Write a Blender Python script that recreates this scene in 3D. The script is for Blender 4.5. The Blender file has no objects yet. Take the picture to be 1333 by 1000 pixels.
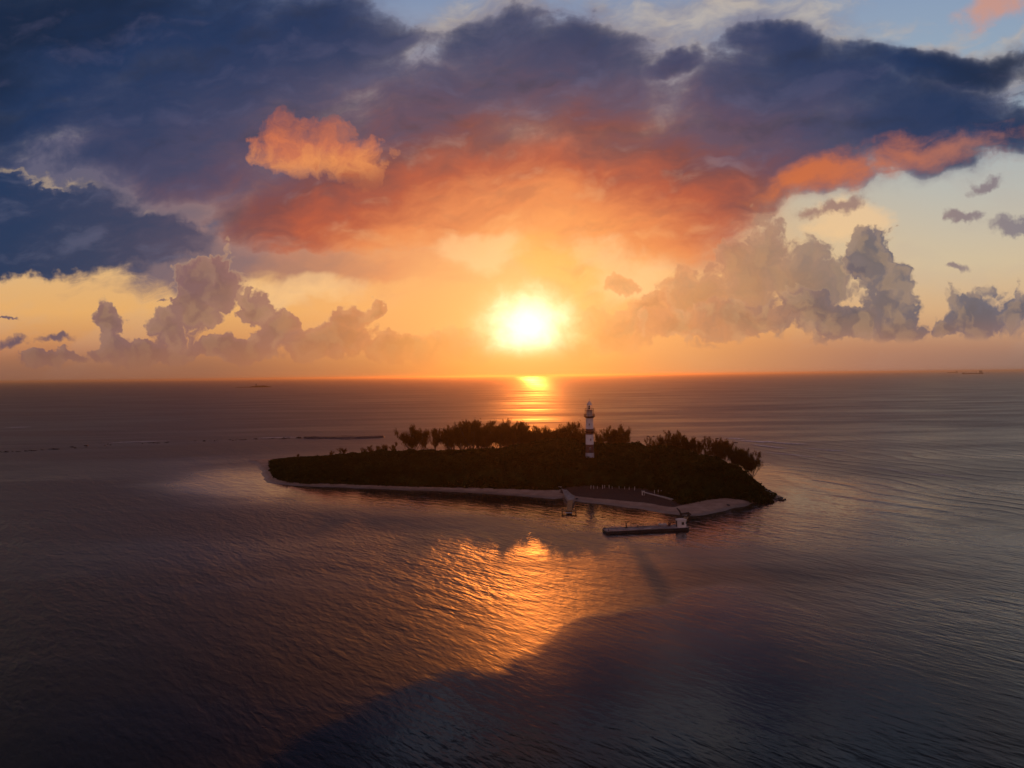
import bpy, bmesh, math, random
import numpy as np
from mathutils import Vector, Matrix

S = bpy.context.scene
COL = S.collection
R = math.radians

# ------------------------------------------------------------------ camera
CAM_H, FPX = 51.0, 917.0            # eye height in metres, focal length in photograph pixels
HAZE = (5.5e-5, .84)              # density per metre and forward scattering of the evening air
PITCH, ROLL = math.atan(11.0 / FPX), math.atan(15.0 / 1333.0)
cd = bpy.data.cameras.new("camera")
cd.sensor_width = 36.0
cd.lens = 36.0 * FPX / 1333.0
cd.clip_start, cd.clip_end = 0.5, 200000.0
cam = bpy.data.objects.new("camera", cd)
COL.objects.link(cam)
cam.location = (0, 0, CAM_H)
cam.rotation_euler = (Matrix.Rotation(math.pi / 2 - PITCH, 3, 'X') @ Matrix.Rotation(-ROLL, 3, 'Z')).to_euler()
S.camera = cam
S.view_settings.view_transform = 'Standard'
S.view_settings.look = 'None'
S.view_settings.exposure = 0.0
S.view_settings.gamma = 1.0

# ------------------------------------------------------------------ sun
SUN_AZ, SUN_EL = math.atan(0.25 / 9.17), math.atan(1.0 / 9.17)      # right of +Y, above the horizon
ld = bpy.data.lights.new("sun", 'SUN')
ld.energy = 0.8
ld.angle = R(1.0)
ld.color = (1.0, 0.25, 0.035)
sun = bpy.data.objects.new("sun", ld)
COL.objects.link(sun)
sdir = Vector((math.sin(SUN_AZ) * math.cos(SUN_EL), math.cos(SUN_AZ) * math.cos(SUN_EL), math.sin(SUN_EL)))
sun.rotation_euler = sdir.to_track_quat('Z', 'Y').to_euler()
sun.location = (20, 900, 80)

# ------------------------------------------------------------------ node helpers
def lin(c):
    return tuple((v / 255 / 12.92) if v / 255 <= 0.04045 else ((v / 255 + 0.055) / 1.055) ** 2.4 for v in c)

class Nodes:
    """Small expression builder for one node tree."""
    def __init__(s, tree):
        s.t = tree; s.n = tree.nodes; s.l = tree.links
    def put(s, sock, v):
        if isinstance(v, bpy.types.NodeSocket): s.l.new(v, sock)
        elif isinstance(v, (tuple, list)):
            sock.default_value = tuple(v) + ((1.0,) if len(sock.default_value) == 4 and len(v) == 3 else ())
        else: sock.default_value = v
    def m(s, op, a, b=None, c=None):
        n = s.n.new('ShaderNodeMath'); n.operation = op
        for i, v in enumerate((a, b, c)):
            if v is not None: s.put(n.inputs[i], v)
        return n.outputs[0]
    def add(s, a, b): return s.m('ADD', a, b)
    def sub(s, a, b): return s.m('SUBTRACT', a, b)
    def mul(s, a, b): return s.m('MULTIPLY', a, b)
    def mad(s, a, b, c): return s.m('MULTIPLY_ADD', a, b, c)
    def vm(s, op, a, b=None, sc=None):
        n = s.n.new('ShaderNodeVectorMath'); n.operation = op
        s.put(n.inputs[0], a)
        if b is not None: s.put(n.inputs[1], b)
        if sc is not None: s.put(n.inputs['Scale'], sc)
        return n.outputs['Value'] if op in ('LENGTH', 'DOT_PRODUCT', 'DISTANCE') else n.outputs[0]
    def xyz(s, x, y, z=0.0):
        n = s.n.new('ShaderNodeCombineXYZ')
        for i, v in enumerate((x, y, z)): s.put(n.inputs[i], v)
        return n.outputs[0]
    def sep(s, v):
        n = s.n.new('ShaderNodeSeparateXYZ'); s.put(n.inputs[0], v)
        return n.outputs[0], n.outputs[1], n.outputs[2]
    def step(s, v, a, b, lo=0.0, hi=1.0, kind='SMOOTHSTEP'):
        n = s.n.new('ShaderNodeMapRange'); n.interpolation_type = kind; n.clamp = True
        s.put(n.inputs[0], v)
        for i, q in zip((1, 2, 3, 4), (a, b, lo, hi)): s.put(n.inputs[i], q)
        return n.outputs[0]
    def mix(s, f, a, b, mode='MIX'):
        n = s.n.new('ShaderNodeMix'); n.data_type = 'RGBA'; n.blend_type = mode; n.clamp_factor = True
        s.put(n.inputs[0], f); s.put(n.inputs[6], a); s.put(n.inputs[7], b)
        return n.outputs[2]
    def ramp(s, f, stops, srgb=True, kind='LINEAR'):
        n = s.n.new('ShaderNodeValToRGB'); cr = n.color_ramp; cr.interpolation = kind
        s.put(n.inputs[0], f)
        while len(cr.elements) < len(stops): cr.elements.new(0.5)
        for e, (p, c) in zip(cr.elements, stops):
            e.position = p; e.color = (*(lin(c) if srgb else c), 1)
        return n.outputs[0]
    def mapping(s, v, loc=(0, 0, 0), rot=0.0, scale=(1, 1, 1), kind='TEXTURE'):
        n = s.n.new('ShaderNodeMapping'); n.vector_type = kind
        s.put(n.inputs[0], v); n.inputs[1].default_value = loc
        n.inputs[2].default_value = (0, 0, rot); n.inputs[3].default_value = scale
        return n.outputs[0]
    def noise(s, v, scale, detail=4.0, rough=0.55, dist=0.0, col=False, dim='2D', lac=2.0):
        n = s.n.new('ShaderNodeTexNoise'); n.noise_dimensions = dim
        s.put(n.inputs['Vector'], v); n.inputs['Scale'].default_value = scale
        n.inputs['Detail'].default_value = detail; n.inputs['Roughness'].default_value = rough
        n.inputs['Distortion'].default_value = dist; n.inputs['Lacunarity'].default_value = lac
        return n.outputs[1] if col else n.outputs[0]
    def voro(s, v, scale, detail=2.0, rough=0.5, smooth=0.6, dim='2D'):
        n = s.n.new('ShaderNodeTexVoronoi'); n.voronoi_dimensions = dim; n.feature = 'SMOOTH_F1'
        s.put(n.inputs['Vector'], v); n.inputs['Scale'].default_value = scale
        n.inputs['Detail'].default_value = detail; n.inputs['Roughness'].default_value = rough
        n.inputs['Smoothness'].default_value = smooth
        return n.outputs[0]
    def gain(s, c, k):
        """A colour times a number or a value socket."""
        if isinstance(k, bpy.types.NodeSocket):
            n = s.n.new('ShaderNodeCombineColor')
            for i in range(3): s.put(n.inputs[i], k)
            k = n.outputs[0]
        else: k = (k, k, k)
        return s.mix(1.0, c, k, 'MULTIPLY')
    def offset(s, col, amp):
        """A noise colour as a displacement vector of either sign."""
        n = s.n.new('ShaderNodeSeparateColor'); s.put(n.inputs[0], col)
        return s.xyz(s.mad(n.outputs[0], amp, -.5 * amp), s.mad(n.outputs[1], amp, -.5 * amp), 0.0)
    def blobs(s, v, lst, k=0.25, unroll=False):
        """Soft union of ellipses (cx, cy, rx, ry, angle in degrees): 1 at a centre, 0 at the outline."""
        out = None
        for b in lst:
            cx, cy, rx, ry = b[:4]; a = R(b[4]) if len(b) > 4 else 0.0
            if unroll: cy = cy + (cx - 6.665) * 0.01125
            if a == 0.0:
                n = s.n.new('ShaderNodeVectorMath'); n.operation = 'MULTIPLY_ADD'
                s.put(n.inputs[0], v); n.inputs[1].default_value = (1 / rx, 1 / ry, 0); n.inputs[2].default_value = (-cx / rx, -cy / ry, 0)
                f = s.sub(1.0, s.vm('LENGTH', n.outputs[0]))
            else:
                ca, sa = math.cos(a), math.sin(a)
                x = s.add(s.vm('DOT_PRODUCT', v, (ca / rx, sa / rx, 0)), -(cx * ca + cy * sa) / rx)
                y = s.add(s.vm('DOT_PRODUCT', v, (-sa / ry, ca / ry, 0)), -(-cx * sa + cy * ca) / ry)
                f = s.sub(1.0, s.m('SQRT', s.mad(x, x, s.mul(y, y))))
            if out is None: out = f
            else:
                n = s.n.new('ShaderNodeMath'); n.operation = 'SMOOTH_MAX'
                s.put(n.inputs[0], out); s.put(n.inputs[1], f); n.inputs[2].default_value = k
                out = n.outputs[0]
        return out

# ------------------------------------------------------------------ sky
world = bpy.data.worlds.new("World")
S.world = world
world.use_nodes = True
world.cycles.sampling_method = 'MANUAL'
world.cycles.sample_map_resolution = 1024
wt = world.node_tree
wt.nodes.clear()
N = Nodes(wt)
geo = N.n.new('ShaderNodeTexCoord')
D = geo.outputs['Generated']
dx, dy, dz = N.sep(D)
yc = N.m('MAXIMUM', dy, 0.22)
SX = N.mad(N.m('DIVIDE', dx, yc), 9.17, 6.665)      # chart of the forward sky: hundreds of photo pixels on the horizon plane
SY = N.mad(N.m('DIVIDE', dz, yc), -9.17, 4.89)
P = N.xyz(SX, SY, 0)

Pw = N.vm('ADD', P, N.offset(N.noise(P, 0.55, 5, 0.55, col=True), 1.05))
Pc = N.vm('ADD', P, N.offset(N.noise(P, 2.1, 4, 0.6, col=True), 0.42))
LIGHT = (-.15, .05, 0)
Pn = N.vm('ADD', P, N.offset(N.noise(P, 1.1, 3, 0.5, col=True), 0.45))
stretch = N.mapping(Pn, (0, 0, 0), R(-8), (1.5, 0.75, 1))
n1 = N.noise(stretch, 0.95, 7, 0.56)
n2 = N.noise(N.mapping(Pn, (3.3, 7.1, 0), R(-10), (1.9, 0.7, 1)), 1.9, 6, 0.58)
n1b = N.noise(N.mapping(N.vm('ADD', Pn, (0, .16, 0)), (0, 0, 0), R(-8), (1.5, 0.75, 1)), 0.95, 5, 0.56)
relief_big = N.mul(N.sub(n1, n1b), 1.0)
n1c, n2c = N.sub(n1, 0.5), N.sub(n2, 0.5)
bil = N.sub(0.62, N.voro(Pc, 2.3, 3, 0.55, 0.5))     # cauliflower billows
bil2 = N.sub(0.62, N.voro(N.vm('ADD', Pc, LIGHT), 2.3, 2, 0.55, 0.5))
n3 = N.noise(Pc, 3.2, 6, 0.6)
n3c = N.sub(n3, 0.5)
Xw, Yw, _z = N.sep(Pw)

# distance to the sun on the chart
SUNC = (6.88, 4.24)
ddx = N.sub(SX, SUNC[0]); ddy = N.sub(SY, SUNC[1])
rs = N.m('SQRT', N.add(N.mul(N.mul(ddx, ddx), 0.42), N.mul(ddy, ddy)))
rc = N.m('SQRT', N.add(N.mul(ddx, ddx), N.mul(ddy, ddy)))

# clear air: a Nishita sky, tinted towards the photograph's evening colours
ns = N.n.new('ShaderNodeTexSky'); ns.sky_type = 'NISHITA'; ns.sun_disc = False
ns.sun_elevation = SUN_EL; ns.sun_rotation = SUN_AZ
ns.altitude = 50; ns.air_density = 1.2; ns.dust_density = 2.0; ns.ozone_density = 2.0
nish = N.gain(ns.outputs[0], 0.1)
vcol = N.ramp(N.m('DIVIDE', SY, 5.0), [
    (0.00, (128, 146, 178)), (0.10, (150, 158, 178)), (0.30, (176, 172, 168)), (0.50, (196, 178, 152)),
    (0.66, (224, 182, 128)), (0.80, (232, 172, 104)), (0.90, (196, 130, 90)), (0.955, (160, 110, 88)), (0.985, (146, 100, 84))])
cool = N.ramp(N.m('DIVIDE', SY, 5.0), [
    (0.0, (138, 158, 186)), (0.30, (158, 176, 188)), (0.50, (186, 186, 178)), (0.70, (212, 190, 156)),
    (0.82, (214, 172, 130)), (0.92, (186, 134, 106)), (0.98, (150, 112, 98))])
nover = N.noise(D, 2.2, 5, .6, dim='3D')
clear = N.mix(N.step(SX, 8.6, 12.6), vcol, cool)
veil = N.step(N.add(n1c, N.mul(n2c, 0.5)), -0.05, 0.2)
clear = N.mix(N.mul(veil, N.step(SY, 3.2, 0.5, 0.15, 0.65)), clear, lin((186, 170, 160)))
warm = N.step(rs, 2.9, 0.5)
clear = N.mix(N.mul(warm, 0.85), clear, lin((250, 166, 92)))
col = clear

# grey veil clouds above the dark ones
f = N.blobs(Pw, [(8.3, .75, 1.5, .8), (12.8, 1.05, 1.1, .5), (9.5, .35, 2.0, .4), (6.6, .2, 1.0, .35), (5.6, .75, .8, .25)], .3, True)
d = N.step(N.add(f, N.add(N.mul(n2c, 1.4), N.mul(n3c, .5))), -0.3, 0.6)
col = N.mix(N.mul(d, .75), col, N.mix(N.step(n2, .35, .7), lin((140, 136, 150)), lin((192, 180, 168))))

# mauve sheets across the middle left
f = N.blobs(Pw, [(2.4, 3.1, 2.0, .75), (4.4, 3.25, 1.9, .6), (1.5, 2.35, 1.9, .6, 8), (3.1, 2.6, 1.5, .6), (3.2, 3.35, 1.5, .4), (2.7, 3.6, .5, .35), (5.6, 3.5, 1.5, .25), (8.3, 3.1, 1.3, .35)], .3, True)
dsh = N.step(N.add(f, N.mul(n2c, 1.1)), -0.3, 0.3)
shc = N.ramp(N.m('DIVIDE', N.add(rs, N.mul(n2c, .9)), 5.0), [(0.1, (252, 178, 104)), (0.26, (228, 140, 88)), (0.40, (172, 112, 94)), (0.52, (124, 90, 102)), (0.68, (88, 78, 106)), (1.0, (68, 72, 108))])
col = N.mix(N.mul(dsh, 0.9), col, shc)

# the great cloud: blue-black at the upper left, red and orange underneath towards the sun
f = N.blobs(Pw, [(1.0, .5, 3.4, 1.45), (3.2, .95, 2.1, 1.1), (4.3, .6, .85, .65), (2.6, 1.6, 2.0, .75), (.1, 1.2, 1.4, .6), (1.9, 1.75, 1.7, .5, 12), (2.5, 2.1, 1.4, .5), (8.9, .9, .6, .16), (.8, 1.3, 1.5, .5), (.6, 1.6, 1.2, .35), (1.9, 2.05, .9, .3), (9.1, 2.3, 1.5, .6), (10.4, 1.75, 1.3, .42), (8.1, 2.75, 1.3, .6),
                 (5.6, 1.5, 1.4, .8), (7.0, 1.15, 1.45, .8), (7.8, 1.5, 1.0, .7),
                 (9.7, 1.5, 1.0, .7), (10.4, 1.3, 1.2, .7), (11.7, 1.6, 1.9, .5, -7), (10.2, .68, .55, .3), (12.2, .78, 1.3, .22, 5), (13.2, 1.55, .9, .3),
                 (8.9, 2.1, 1.7, .7), (5.3, 2.3, 2.1, .8), (7.6, 2.5, 2.0, .85), (7.5, 3.15, .85, .65), (10.9, 1.15, 1.2, .5), (4.3, 2.7, 1.5, .55), (10.2, 2.2, 1.2, .5)], .25, True)
fb = N.add(f, N.add(N.mul(n1c, 1.2), N.add(N.mul(n2c, .45), N.mul(n3c, .30))))
Xm, Ym = N.mad(N.sub(Xw, SX), .35, SX), N.mad(N.sub(Yw, SY), .35, SY)
xq = N.mul(N.sub(Xm, 6.95), N.step(SX, 7.2, 9.5, .59, .66)); yq = N.mul(N.sub(Ym, 4.2), 1.05)
dr = N.m('SQRT', N.add(N.mul(xq, xq), N.mul(yq, yq)))
dr = N.add(dr, N.add(N.mul(n2c, .8), N.mul(n1c, .9)))
skirt = N.step(fb, -0.55, 0.25)
skc = N.ramp(N.m('DIVIDE', dr, 5.5), [(0.2, (250, 170, 100)), (0.34, (224, 138, 96)), (0.5, (168, 124, 116)), (0.66, (106, 94, 118)), (1.0, (72, 80, 114))])
col = N.mix(N.mul(skirt, .7), col, skc)
dbig = N.sub(1.0, N.m('EXPONENT', N.mul(N.m('MAXIMUM', N.add(fb, .16), 0.0), -5.0)))
bigc = N.ramp(N.m('DIVIDE', dr, 5.5), [
    (0.13, (255, 172, 74)), (0.22, (244, 144, 72)), (0.30, (226, 122, 64)), (0.385, (180, 74, 46)), (0.46, (124, 56, 58)),
    (0.54, (92, 64, 88)), (0.64, (62, 60, 94)), (0.74, (36, 50, 90)), (0.86, (8, 40, 84)), (1.0, (0, 25, 60))])
bigc = N.mix(N.mul(N.step(relief_big, .02, .22, 0, .5), N.step(rs, 4.2, 1.5, .38, 1)), bigc, N.mix(N.step(rs, 1.4, 3.2), lin((250, 170, 100)), lin((104, 98, 130))))
bigc = N.mix(N.step(relief_big, -.02, -.22, 0, .38), bigc, N.mix(N.step(rs, 1.2, 3.0), lin((176, 78, 48)), lin((14, 28, 58))))
col = N.mix(dbig, col, bigc)

# glowing underside of the right arm
f = N.blobs(Pn, [(11.9, 2.05, 1.6, .25, -7), (10.6, 2.28, .9, .24, -11)], .2, True)
d = N.step(N.add(f, N.add(N.mul(n2c, 2.0), N.mul(n3c, .9))), -0.3, 1.0)
col = N.mix(N.mul(d, .85), col, N.mix(N.step(SX, 10.2, 13.2), lin((216, 108, 46)), lin((176, 112, 96))))

# small bright cloud in front of the dark one
f = N.blobs(Pc, [(3.95, 2.05, .62, .32, 15), (4.55, 2.05, .55, .32, 12), (3.75, 1.8, .36, .3), (4.25, 1.82, .4, .28)], .12, True)
fs = N.add(f, N.add(N.mul(n3c, 1.3), N.add(N.mul(n2c, .5), N.mul(bil, .25))))
d = N.sub(1.0, N.m('EXPONENT', N.mul(N.m('MAXIMUM', N.add(fs, .16), 0.0), -3.0)))
col = N.mix(N.mul(d, N.step(SY, 2.05, 2.5, .92, .45)), col, N.ramp(N.add(N.mul(N.sub(SY, 1.5), 1.05), N.mul(n3c, .9)), [(0.0, (160, 84, 74)), (0.4, (216, 114, 70)), (0.75, (240, 146, 78)), (1.0, (196, 98, 54))]))
f = N.blobs(Pw, [(13.05, .1, .45, .2)], .2, True)
d = N.step(N.add(f, N.add(N.mul(n2c, 1.2), N.mul(n3c, 1.2))), -0.4, 1.0)
col = N.mix(N.mul(d, .8), col, lin((212, 148, 122)))

# blue cloud at the left edge, lit rim on top
f = N.blobs(Pc, [(.7, 3.0, 1.7, .62, 4), (-.1, 2.75, 1.0, .55), (1.75, 3.05, 1.05, .36, 6), (2.3, 3.1, .6, .25), (.2, 3.35, 1.1, .33), (.95, 2.72, .5, .26)], .2, True)
fe = N.add(f, N.add(N.mul(n2c, .8), N.mul(N.add(n3c, N.mul(bil, .4)), .25)))
d = N.step(fe, -0.12, 0.24)
rim = N.mul(N.mul(N.step(fe, 0.13, 0.0), N.step(SY, 2.85, 2.5)), N.step(SX, 1.5, .9))
ec = N.ramp(N.add(N.m('DIVIDE', SX, 3.0), N.mul(n2c, .8)), [(0.0, (16, 44, 86)), (0.45, (42, 52, 88)), (0.8, (72, 64, 92)), (1.0, (112, 90, 104))])
ec = N.mix(N.step(n2, .5, .75, 0, .6), ec, lin((80, 84, 114)))
col = N.mix(d, col, N.mix(N.mul(rim, N.step(n3, .38, .6, .1, .85)), ec, lin((244, 208, 150))))

# glow of the low sun in the air in front of the far clouds
col = N.mix(N.mul(N.step(rc, 1.9, 0.0), 0.5), col, lin((255, 172, 88)))

f = N.blobs(Pw, [(8.2, 3.55, .85, .45), (6.4, 3.35, .7, .25), (3.9, 3.85, .9, .2), (11.1, 3.0, .5, .3)], .2)
col = N.mix(N.mul(N.step(N.add(f, N.add(N.mul(n2c, 1.2), N.mul(n3c, .6))), -.25, .6), .55), col, lin((255, 204, 142)))

# cumulus towers along the horizon
def cumulus(lst, ramp_stops, base, k=.14, soft=.2, amt=1.0, relief=.2):
    global col
    f = N.blobs(Pc, lst, k, True)
    fe = N.add(f, N.add(N.mul(bil, .6), N.mul(n3c, .30)))
    d = N.mul(N.step(fe, 0.0, soft), N.step(SY, base + .04, base - .08))
    c = N.ramp(N.m('DIVIDE', N.add(SX, N.mul(n3c, 1.2)), 13.33), ramp_stops)
    # relief: billows turned to the sun are pale, the others dusky
    rel = N.step(N.sub(bil, bil2), -.16, .22, 0, 1, 'LINEAR')
    c = N.mix(N.mul(rel, relief), c, lin((252, 200, 140)))
    c = N.mix(N.step(fe, .12, .75, 0, .55), c, N.gain(c, .62))
    edge = N.mul(N.step(fe, .20, .02), N.step(SY, base - .35, base - 1.0))
    c = N.mix(N.mul(edge, .42), c, lin((255, 206, 142)))
    c = N.mix(N.step(SY, base - .4, base + .05, 0, .3), c, lin((186, 126, 96)))
    col = N.mix(N.mul(d, amt), col, c)

RW = [(0.0, (108, 84, 98)), (0.16, (128, 90, 96)), (0.27, (150, 98, 92)), (0.36, (200, 120, 80)), (0.47, (248, 160, 84)), (0.56, (248, 160, 84)),
      (0.64, (218, 136, 88)), (0.74, (164, 114, 96)), (0.82, (108, 92, 102)), (0.90, (82, 84, 106)), (1.0, (78, 86, 114))]
cumulus([(9.9, 3.55, 1.0, .75), (9.1, 3.95, .9, .55), (8.4, 4.2, .65, .42), (10.6, 3.75, .8, .75), (8.05, 4.35, .5, .25)], RW, 4.62, amt=.8, relief=.08, soft=.3)
cumulus([(7.95, 4.3, .5, .4), (8.5, 4.05, .4, .4), (7.5, 4.55, .5, .25), (8.1, 3.75, .3, .14)], RW, 4.75, amt=.75, relief=.12)
cumulus([(11.35, 3.35, .42, .5), (11.55, 3.85, .5, .55), (10.6, 4.05, .8, .4), (9.6, 4.15, .9, .32), (8.75, 4.2, .5, .3), (11.7, 4.3, .5, .28), (11.1, 4.2, .6, .3)], RW, 4.52, amt=.9, soft=.2)
cumulus([(12.75, 4.12, .72, .40), (12.3, 4.25, .3, .22), (13.2, 4.0, .5, .42), (14.2, 4.1, .9, .5)], RW, 4.50, amt=.88, soft=.26)
cumulus([(2.55, 4.05, .42, .52), (2.9, 3.7, .35, .5), (1.45, 4.2, .26, .30), (1.75, 4.6, 1.0, .22), (2.2, 4.3, .45, .3), (3.6, 4.3, .36, .28), (4.55, 4.4, .65, .28), (5.2, 4.5, .8, .26), (3.1, 4.55, .9, .2), (4.9, 4.05, .2, .16), (2.6, 3.65, .4, .35), (5.9, 4.5, .8, .28), (4.1, 4.45, .7, .3), (.6, 4.65, .7, .14), (3.3, 4.05, .3, .25), (4.55, 4.15, .35, .25)], RW, 4.78, amt=.9, relief=.12, soft=.18)

# small detached shreds
f = N.blobs(Pc, [(10.85, 2.70, .55, .12, -8), (12.55, 2.84, .28, .07), (13.25, 2.96, .4, .14), (12.85, 2.4, .25, .1, -30), (12.45, 3.5, .22, .07), (.75, 4.4, .3, .07), (.18, 4.44, .25, .09, -12), (2.1, 3.87, .12, .03), (.1, 4.13, .2, .03)], .1, True)
d = N.step(N.add(f, N.mul(n3c, 1.6)), -0.1, 0.7)
col = N.mix(N.mul(d, .9), col, N.ramp(N.m('DIVIDE', SX, 13.3), [(0.0, (84, 72, 98)), (0.15, (96, 76, 96)), (0.75, (160, 116, 100)), (1.0, (128, 118, 128))]))

# haze bank on the horizon
hz = N.step(SY, 4.3, 4.85)
hzc = N.ramp(N.m('DIVIDE', SX, 13.33), [(0.0, (142, 98, 80)), (0.2, (152, 100, 78)), (0.36, (192, 116, 72)), (0.46, (246, 146, 66)), (0.57, (244, 150, 74)), (0.68, (214, 144, 96)), (0.85, (172, 122, 102)), (1.0, (146, 116, 106))])
col = N.mix(N.mul(hz, .8), col, hzc)

# unseen rest of the dome: dark cloud added overhead to darken the water, pale dusk behind the camera tuned to light the shore
up = N.step(SY, -.02, -.45)
over = N.mix(N.step(nover, .42, .62), lin((8, 17, 34)), lin((26, 34, 56)))
col = N.mix(up, col, over)
backc = N.mix(N.step(dz, 0.0, 0.55), lin((226, 152, 128)), lin((138, 122, 144)))
backc = N.mix(0.15, backc, nish)
col = N.mix(N.step(dy, 0.32, -0.12), col, N.gain(backc, 0.75))
col = N.mix(0.06, col, nish)

# the sun's glare through the cloud gap
ga = N.m('POWER', N.step(rc, 1.8, 0.0, 0, 1, 'LINEAR'), 3.0)
gx = N.m('SQRT', N.add(N.mul(N.mul(ddx, ddx), .72), N.mul(N.mul(ddy, ddy), 1.15)))
gx = N.add(gx, N.mul(n3c, .3))
core = N.m('POWER', N.step(gx, .84, .0), 1.9)
core = N.mul(core, N.step(SY, 4.75, 4.45))
col = N.mix(N.mul(ga, .45), col, (1.0, .50, .22), 'ADD')
col = N.mix(core, col, (1.25, 1.1, .85), 'ADD')
col = N.mix(N.step(dz, -0.004, -0.03), col, (.012, .012, .016))
bg = N.n.new('ShaderNodeBackground')
N.put(bg.inputs[0], N.gain(col, 10.0))
bg.inputs[1].default_value = 0.1
wo = N.n.new('ShaderNodeOutputWorld')
N.l.new(bg.outputs[0], wo.inputs[0])

# ------------------------------------------------------------------ object helpers
rng = np.random.default_rng(7)
random.seed(7)
CR = cam.rotation_euler.to_matrix()

def ray(px, py):
    return CR @ Vector(((px - 666.5) / FPX, -(py - 500.0) / FPX, -1.0))
def at(px, py, z=0.0):
    """Point of the horizontal plane z that shows at this place of the photograph (used to measure the island's plan)."""
    v = ray(px, py); t = (z - CAM_H) / v.z
    return Vector((v.x * t, v.y * t, z))
def at_y(px, py, y):
    v = ray(px, py); t = y / v.y
    return Vector((v.x * t, y, CAM_H + v.z * t))

def mesh_np(name, verts, faces, mats, parent=None, smooth=False, attrs=None, midx=None):
    """ONE mesh object from numpy arrays; faces is (n,3) or (n,4)."""
    me = bpy.data.meshes.new(name)
    nv, nf, k = len(verts), len(faces), faces.shape[1]
    me.vertices.add(nv); me.vertices.foreach_set("co", np.asarray(verts, np.float32).ravel())
    me.loops.add(nf * k); me.loops.foreach_set("vertex_index", np.asarray(faces, np.int32).ravel())
    me.polygons.add(nf); me.polygons.foreach_set("loop_start", np.arange(0, nf * k, k, dtype=np.int32))
    me.polygons.foreach_set("loop_total", np.full(nf, k, np.int32))
    if smooth: me.polygons.foreach_set("use_smooth", np.ones(nf, bool))
    for m in (mats if isinstance(mats, (list, tuple)) else [mats]): me.materials.append(m)
    if midx is not None: me.polygons.foreach_set("material_index", np.asarray(midx, np.int32))
    for an, av in (attrs or {}).items():
        a = me.attributes.new(an, 'FLOAT', 'POINT'); a.data.foreach_set("value", np.asarray(av, np.float32))
    me.update(); me.validate()
    o = bpy.data.objects.new(name, me); COL.objects.link(o)
    if parent is not None: o.parent = parent
    return o

class MB:
    """Collects shapes; build() links them as ONE mesh object."""
    def __init__(s): s.bm = bmesh.new(); s.mi = 0
    def _new(s, before):
        for f in s.bm.faces:
            if f.index == -1 or f not in before: pass
    def box(s, c, size, rz=0.0, mi=None, bevel=0.0, tilt=None):
        r = bmesh.ops.create_cube(s.bm, size=1.0)
        M = Matrix.Translation(Vector(c)) @ Matrix.Rotation(rz, 4, 'Z')
        if tilt: M = M @ Matrix.Rotation(tilt[1], 4, tilt[0])
        M = M @ Matrix.Diagonal((*size, 1))
        bmesh.ops.transform(s.bm, matrix=M, verts=r['verts'])
        fs = {f for v in r['verts'] for f in v.link_faces}
        for f in fs: f.material_index = s.mi if mi is None else mi
        if bevel > 0:
            es = list({e for v in r['verts'] for e in v.link_edges})
            bmesh.ops.bevel(s.bm, geom=es, offset=bevel, segments=2, affect='EDGES', profile=.6)
        return s
    def tube(s, pts, radii, n=8, mi=None, cap=True):
        pts = [Vector(p) for p in pts]; rings = []
        if not isinstance(radii, (list, tuple)): radii = [radii] * len(pts)
        for i, p in enumerate(pts):
            d = (pts[min(i + 1, len(pts) - 1)] - pts[max(i - 1, 0)]).normalized()
            a = d.orthogonal().normalized() if abs(d.z) > .95 else d.cross(Vector((0, 0, 1))).normalized()
            b = d.cross(a)
            rings.append([s.bm.verts.new(p + (a * math.cos(2 * math.pi * k / n) + b * math.sin(2 * math.pi * k / n)) * radii[i]) for k in range(n)])
        for r0, r1 in zip(rings, rings[1:]):
            for k in range(n):
                f = s.bm.faces.new((r0[k], r0[(k + 1) % n], r1[(k + 1) % n], r1[k])); f.material_index = s.mi if mi is None else mi; f.smooth = n > 5
        if cap:
            for r_ in (rings[0][::-1], rings[-1]):
                f = s.bm.faces.new(r_); f.material_index = s.mi if mi is None else mi
        return s
    def lathe(s, prof, n=28, c=(0, 0, 0), mis=None, smooth=True):
        rings = []
        for (r, z) in prof:
            if r < 1e-5: rings.append([s.bm.verts.new((c[0], c[1], c[2] + z))])
            else: rings.append([s.bm.verts.new((c[0] + r * math.cos(2 * math.pi * k / n), c[1] + r * math.sin(2 * math.pi * k / n), c[2] + z)) for k in range(n)])
        for i, (a, b) in enumerate(zip(rings, rings[1:])):
            for k in range(n):
                q = (k + 1) % n
                if len(a) == 1 and len(b) == 1: continue
                vs = (a[0], b[q], b[k]) if len(a) == 1 else (a[k], a[q], b[0]) if len(b) == 1 else (a[k], a[q], b[q], b[k])
                f = s.bm.faces.new(vs); f.smooth = smooth; f.material_index = mis[i] if mis else s.mi
        return s
    def prism(s, outline, z0, z1, mi=None):
        lo = [s.bm.verts.new((x, y, z0)) for x, y in outline]; hi = [s.bm.verts.new((x, y, z1)) for x, y in outline]
        fs = [s.bm.faces.new(lo[::-1]), s.bm.faces.new(hi)]
        for k in range(len(lo)):
            q = (k + 1) % len(lo); fs.append(s.bm.faces.new((lo[k], lo[q], hi[q], hi[k])))
        for f in fs: f.material_index = s.mi if mi is None else mi
        return s
    def build(s, name, mats, parent=None, loc=None, rz=0.0):
        me = bpy.data.meshes.new(name)
        bmesh.ops.recalc_face_normals(s.bm, faces=s.bm.faces)
        s.bm.to_mesh(me); s.bm.free()
        for m in (mats if isinstance(mats, (list, tuple)) else [mats]): me.materials.append(m)
        o = bpy.data.objects.new(name, me); COL.objects.link(o)
        if parent is not None: o.parent = parent
        if loc is not None: o.location = loc; o.rotation_euler.z = rz
        return o

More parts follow.
